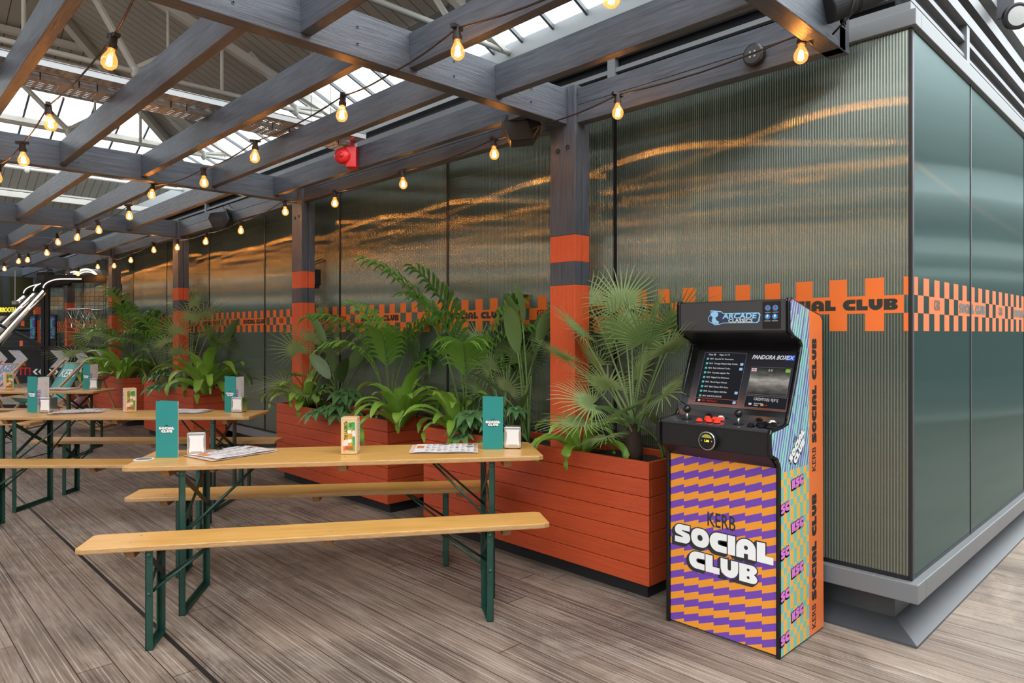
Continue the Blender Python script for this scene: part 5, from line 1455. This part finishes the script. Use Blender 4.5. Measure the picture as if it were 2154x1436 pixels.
for (a_, b_) in ((x0, x1-.07), (x1+.07, x2-.03)):
    p = MB().box(a_, b_, -.012, .012, cz(795), cz(736)).build('side_panel', M['black_matt'], cage)
    m = MB(); zc = (cz(736.5)+cz(773))/2; hh = (cz(736.5)-cz(773))/2; s_ = a_+.02 if a_ > x0 else a_+.02
    while s_ < b_-.05:
        w_ = .22; d_ = hh*.95
        P_ = [(s_, zc-hh), (s_+w_, zc-hh), (min(s_+w_+d_, b_), zc if s_+w_+d_ <= b_ else zc), (s_+w_, zc+hh), (s_, zc+hh), (s_+d_, zc)]
        if s_+w_+d_ <= b_+.02:
            m.prism([(q_[0], q_[1]) for q_ in P_], 'y', -.0135, -.012)
        s_ += .385
    m.build('chevron_print', plain('scuffed_pale_print', (.50,.49,.53), .6, var=.5, bs=35), p)
    xx = b_-.62
    tx = frame((lx(20) if a_ < x1-1 else lx(190), -.014, cz(781.5)), (1,0,0), (0,0,1))
    text('HOOP', .20, frame((lx(38) if a_ < x1-.5 else lx(222), -.014, cz(781.5)), (1,0,0), (0,0,1)), M['white_ink'], p, 'lettering', sx=1.0, align='RIGHT', offset=.005)
    text('IT!', .20, frame((lx(42) if a_ < x1-.5 else lx(225), -.014, cz(781.5)), (1,0,0), (0,0,1)), M['red'], p, 'lettering', sx=1.0, align='LEFT', offset=.004)
    m = MB()
    for k, bx in enumerate((lx(70), lx(81)) if a_ < x1-.5 else (lx(108), lx(119))):
        sg = -1 if a_ < x1-.5 else 1; zz = cz(781.5); q_ = .04; h_ = .055
        m.prism([(bx, zz), (bx-sg*.055, zz+h_), (bx-sg*.055-sg*.0+.045, zz+h_), (bx+.045, zz), (bx-sg*.055+.045, zz-h_), (bx-sg*.055, zz-h_)], 'y', -.0135, -.012)
    m.build('arrow_print', M['white_ink'], p)
for k_, (a1, b1, a2, b2, tx_) in enumerate((((-20,742),(97,614),(97,608),(138,589),0), ((-20,715),(76,620),(76,614),(112,595),.9), ((-25,690),(55,625),(55,619),(95,600),1.8))):
    y = tx_
    f_ = 1.0
    def pt(px, py, dy=0):       # same picture place, set back by tx_ along the row of machines
        Z = ZC+tx_; return ((px-1077)/1450*Z - O, tx_+dy, 1.45+(700-py)/1450*Z)
    A, B = Vector(pt(*a1)), Vector(pt(*b1))
    r_ = MB().tube([A, B], .052, 12).build('slide_rail', M['chrome'], cage, smooth=True)
    MB().tube([A+Vector((-.03,-.045,.03)), B+Vector((-.03,-.045,.03))], .010, 8).build('light_tube', M['led_tube'], r_, smooth=True)
    C_, D_ = Vector(pt(*a2)), Vector(pt(*b2))
    P_ = [C_]
    for i in range(1, 9):
        a = PI/2*i/8; P_.append(Vector((C_.x+(D_.x-C_.x)*(1-math.cos(a)), C_.y, C_.z+(D_.z-C_.z)*math.sin(a))))
    P_.append(P_[-1]+Vector((.35,0,0)))
    r_ = MB().tube(P_, .052, 12).build('top_bend', M['black'], cage, smooth=True)
    MB().tube([p+Vector((-.02,-.05,.02)) for p in P_], .010, 8).build('light_tube', M['led_tube'], r_, smooth=True)
for k_, (px, yb) in enumerate(((181,0.1),(155,1.0))):
    Z = ZC+yb; x = (px-1077)/1450*Z-O; zb = 1.45+(700-592)/1450*Z; rr = .235 if k_ == 0 else .2
    P_ = [(x+rr*math.cos(a), yb, zb+rr*1.0*math.sin(a)) for a in [PI*i/14 for i in range(15)]]
    vs = MB(); vs.v = [(p[0], p[1], p[2]) for p in P_]+[(p[0]+.16, p[1]+.3, p[2]) for p in P_]; n = 15
    vs.f = [(i, i+1, i+1+n, i+n) for i in range(n-1)]; vs.mi = [0]*len(vs.f)
    o_ = vs.build('top_arch', M['galv'], cage, smooth=True, fix=False); md = o_.modifiers.new('solid', 'SOLIDIFY'); md.thickness = .012
    MB().tube(P_, .018, 8).build('light_tube', M['led_tube'], o_, smooth=True)
    MB().tube([(p[0], p[1]+.03, (p[2]-zb)*.8+zb) for p in P_], .01, 8).build('light_tube', M['led_tube'], o_, smooth=True)
m = MB()
for k in range(5):
    for i in range(7):
        a = PI*i/7; b = PI*(i+1)/7; xo = lx(215)+k*.10
        m.bar((xo+.16*math.cos(a), .3, cz(594)+.16*math.sin(a)), (xo+.16*math.cos(b), .3, cz(594)+.16*math.sin(b)), .008, .008)
m.build('fan_guards', M['steel_dark'], cage)
RD = emit('red_led_digits', (1.0, .03, .06), 2.2); M['whiteline'] = plain('white_line_print', (.55,.55,.53), .5)
for (px, py) in ((191,618),(219,611)):
    b_ = MB().box(lx(px)-.14, lx(px)+.14, .8, .85, cz(735), cz(py-18)).build('backboard', M['black_matt'], cage)
    z = cz(py)
    MB().box(lx(px)-.075, lx(px)+.075, .77, .80, z-.12, z-.01).build('score_display', plain('dark_display_%d' % px, (.03,.0,.0), .3), b_)
    text('88', .13, frame((lx(px)+.02, .768, z-.065), (1,0,0), (0,0,1)), RD, b_, 'score_digits', align='CENTER', offset=.004)
    m = MB()
    for q_ in ((-.09,.09,-.16,-.15),(-.09,.09,.15,.16),(-.09,-.08,-.16,.16),(.08,.09,-.16,.16)): m.box(lx(px)+q_[0], lx(px)+q_[1], .79, .80, z+q_[2], z+q_[3])
    for j in range(3):
        xa = lx(px)-.12+.085*j
        for q_ in ((0,.06,-.31,-.30),(0,.008,-.45,-.30),(.052,.06,-.45,-.30)): m.box(xa+q_[0], xa+q_[1], .79, .80, z+q_[2], z+q_[3])
    m.build('backboard_print', M['whiteline'], b_)
def hoop(px, py, dy):
    Z = ZC+dy; x = (px-1077)/1450*Z-O; z = 1.45+(700-py)/1450*Z
    P_ = [(x+.21*math.cos(2*PI*i/20), dy+.21*math.sin(2*PI*i/20), z) for i in range(21)]
    h_ = MB().tube(P_, .010, 6, cap=False).build('hoop', M['chrome'], cage, smooth=True)
    m = MB()
    for i in range(12):
        a = 2*PI*i/12; p_ = [(x+(.21-.09*f+.02*math.sin(6*f))*math.cos(a+.5*f*(-1)**i), dy+(.21-.09*f)*math.sin(a+.5*f*(-1)**i), z-.36*f) for f in (0,.25,.5,.75,1)]
        m.tube(p_, .006, 5)
    m.build('chain_net', M['chrome'], h_)
for q_ in ((166,651,.35),(192,650,.45),(216,652,.3)): hoop(*q_)
m = MB(); m.box(lx(146), lx(156), .5, .52, cz(655), cz(645)); m.build('orange_back_edge', M['orange_print'], cage)
for (px, py) in ((46,722),(49,680)):
    m = MB(); m.box(lx(px)-.03, lx(px)+.03, -.02, -.012, cz(py)-.05, cz(py)+.05); m.build('orange_tag', M['orange_print'], cage)
# small screens behind the cage
for (px, w_) in ((68,9),(89,8),(110,6)):
    Z = 15.5; t = thing('game_display', 'tall narrow purple and teal patterned panel behind the cage, %s' % {68:'leftmost of three',89:'middle of three',110:'rightmost of three'}[px], 'panel', cw((px-1077)/1450*Z, Z), RZ)
    h0, h1 = 1.45+(700-712)/1450*Z, 1.45+(700-665)/1450*Z
    tt = NT('purple_teal_pattern'); cc = tt.noise(tt.mapping(tt.obj(), (4,4,9)), 1.5, 1)
    MB().box(-.05, .05, 0, .04, h0, h1).build('patterned_face', tt.done(tt.bsdf(tt.ramp(cc, [(.45,(.09,.05,.28)),(.5,(.05,.35,.33))], 'CONSTANT'), .5)), t)
    MB().box(-.06, .06, .04, .08, 0, h1+.03).build('backing', M['black'], t)
# neon sign
Z = 14.5; sg = thing('neon_sign', 'yellow neon lettering on a dark board hung from chains at the left edge', 'neon sign', cw((-8-1077)/1450*Z, Z), RZ)
zz = lambda py: 1.45+(700-py)/1450*Z
sx_ = lambda px: (px+8)/1450*Z
MB().box(sx_(-60), sx_(52), 0, .03, zz(664), zz(640)).build('sign_board', plain('dark_sign_board', (.015,.015,.008), .4), sg)
NEO = emit('yellow_neon', (1.0, .85, .07), .8)
text('KERBOOTH', .150, frame((sx_(36), -.03, zz(652)), (1,0,0), (0,0,1)), NEO, sg, 'neon_letters', offset=-.004, sx=.55, align='RIGHT', ext=.008)
text('.d', .17, frame((sx_(37), -.03, zz(652)), (1,0,0), (0,0,1)), NEO, sg, 'neon_letters', sx=.9, align='LEFT', ext=.008)
m = MB(); m.box(sx_(26), sx_(36), -.02, .05, zz(640), zz(633))
m.tube([(sx_(31),.01,zz(636)),(sx_(31),.01,2.76)], .011, 6); m.tube([(sx_(-40),.01,zz(640)),(sx_(-40),.01,2.76)], .011, 6)
m.build('hanging_chain', M['galv'], sg)
Z = 14.0; cn = thing('ceiling_duct', 'pale grey horizontal pipe under the far crossbeams at the left edge', 'pipe', cw((20-1077)/1450*16.5, 16.5), RZ)
MB().tube([(-1.5,0,2.95),(.75,0,2.95)], .03, 10).build('pipe_run', M['galv'], cn, smooth=True)
MB().tube([(-.9,0,2.95),(-.9,0,5.0)], .012, 6).build('pipe_hanger', M['galv'], cn)

def deckchair(loc, rz, label, cm, lm, top=.92, text_on=True, wht='white_ink'):
    t = thing('deck_chair', label, 'deck chair', loc, rz, 'folding deck chairs at the far end')
    w_ = .27
    for x in (-w_, w_): MB().bar((x, -.52, .03), (x, .52, top+.06), .028, .045, up=(1,0,0)).build('long_rail', M['deck_wood'], t, bevel=.004)
    for x in (-w_+.035, w_-.035): MB().bar((x, .56, .03), (x, -.44, .42), .026, .042, up=(1,0,0)).build('seat_rail', M['deck_wood'], t, bevel=.004)
    for x in (-w_-.03, w_+.03): MB().bar((x, .62, .03), (x, .34, .74), .022, .036, up=(1,0,0)).build('prop_rail', M['deck_wood'], t, bevel=.004)
    for a_, b_, q_ in (((-w_-.04, .49, top), (w_+.04, .49, top), .03), ((-w_, -.44, .42), (w_, -.44, .42), .03), ((-w_, -.50, .05), (w_, -.50, .05), .025), ((-w_, .56, .05), (w_, .56, .05), .025), ((-w_-.04, .61, .08), (w_+.04, .61, .08), .02)):
        MB().bar(a_, b_, q_, q_).build('cross_bar', M['deck_wood'], t)
    S_ = [(.49,top+.02),(.47,top-.02),(.36,.70),(.24,.50),(.10,.34),(-.05,.27),(-.2,.27),(-.34,.34),(-.44,.44)]
    P_ = []
    for i in range(len(S_)-1):
        for f in (0,.5): P_.append((S_[i][0]+(S_[i+1][0]-S_[i][0])*f, S_[i][1]+(S_[i+1][1]-S_[i][1])*f))
    P_.append(S_[-1]); n = len(P_); sw = w_-.03
    m = MB(); m.add([(-sw, p[0], p[1]) for p in P_]+[(sw, p[0], p[1]) for p in P_], [(i, i+1, i+1+n, i+n) for i in range(n-1)])
    c_ = m.build('canvas_sling', M[cm], t, smooth=True, fix=False); md = c_.modifiers.new('thick', 'SOLIDIFY'); md.thickness = .004; md.offset = 0
    if text_on:
        def cf(f, e=.006):
            a = Vector((0,.47,top-.02)); b = Vector((0,.24,.50)); u = (a-b).normalized(); n_ = Vector((1,0,0)).cross(u); return frame(a.lerp(b, f)+n_*e, (1,0,0), u)
        for f, mt in ((.07, lm), (.38, wht), (.70, lm)):
            text('KERB', .205 if mt == wht else .16, cf(f), M[mt], c_, 'lettering', sx=.78, align='CENTER', shear=.15, offset=.004 if mt == wht else -.004)
        a = Vector((0,.22,.47)); b = Vector((0,.02,.30)); u = (a-b).normalized()
        text('KERB', .17, frame(a.lerp(b, .45)+Vector((1,0,0)).cross(u)*.012, (1,0,0), u), M[lm], c_, 'lettering', sx=.8, align='CENTER', shear=.15, offset=-.004)
    return t
deckchair(cw(-7.78, 11.5), RZ+R(-22), 'teal deck chair with white lettering behind the furthest table', 'canvas_teal', 'canvas_line', top=.92)
deckchair(cw(-8.55, 11.1), RZ+R(-18), 'pink deck chair at the left edge of the picture', 'canvas_pink', 'canvas_pinkline', wht='canvas_pinkline', top=.92)
deckchair(cw(-6.62, 10.3), RZ+R(-84), 'pink deck chair seen from its side, against the furthest planter', 'canvas_pink', 'canvas_pinkline', top=.80, text_on=False)
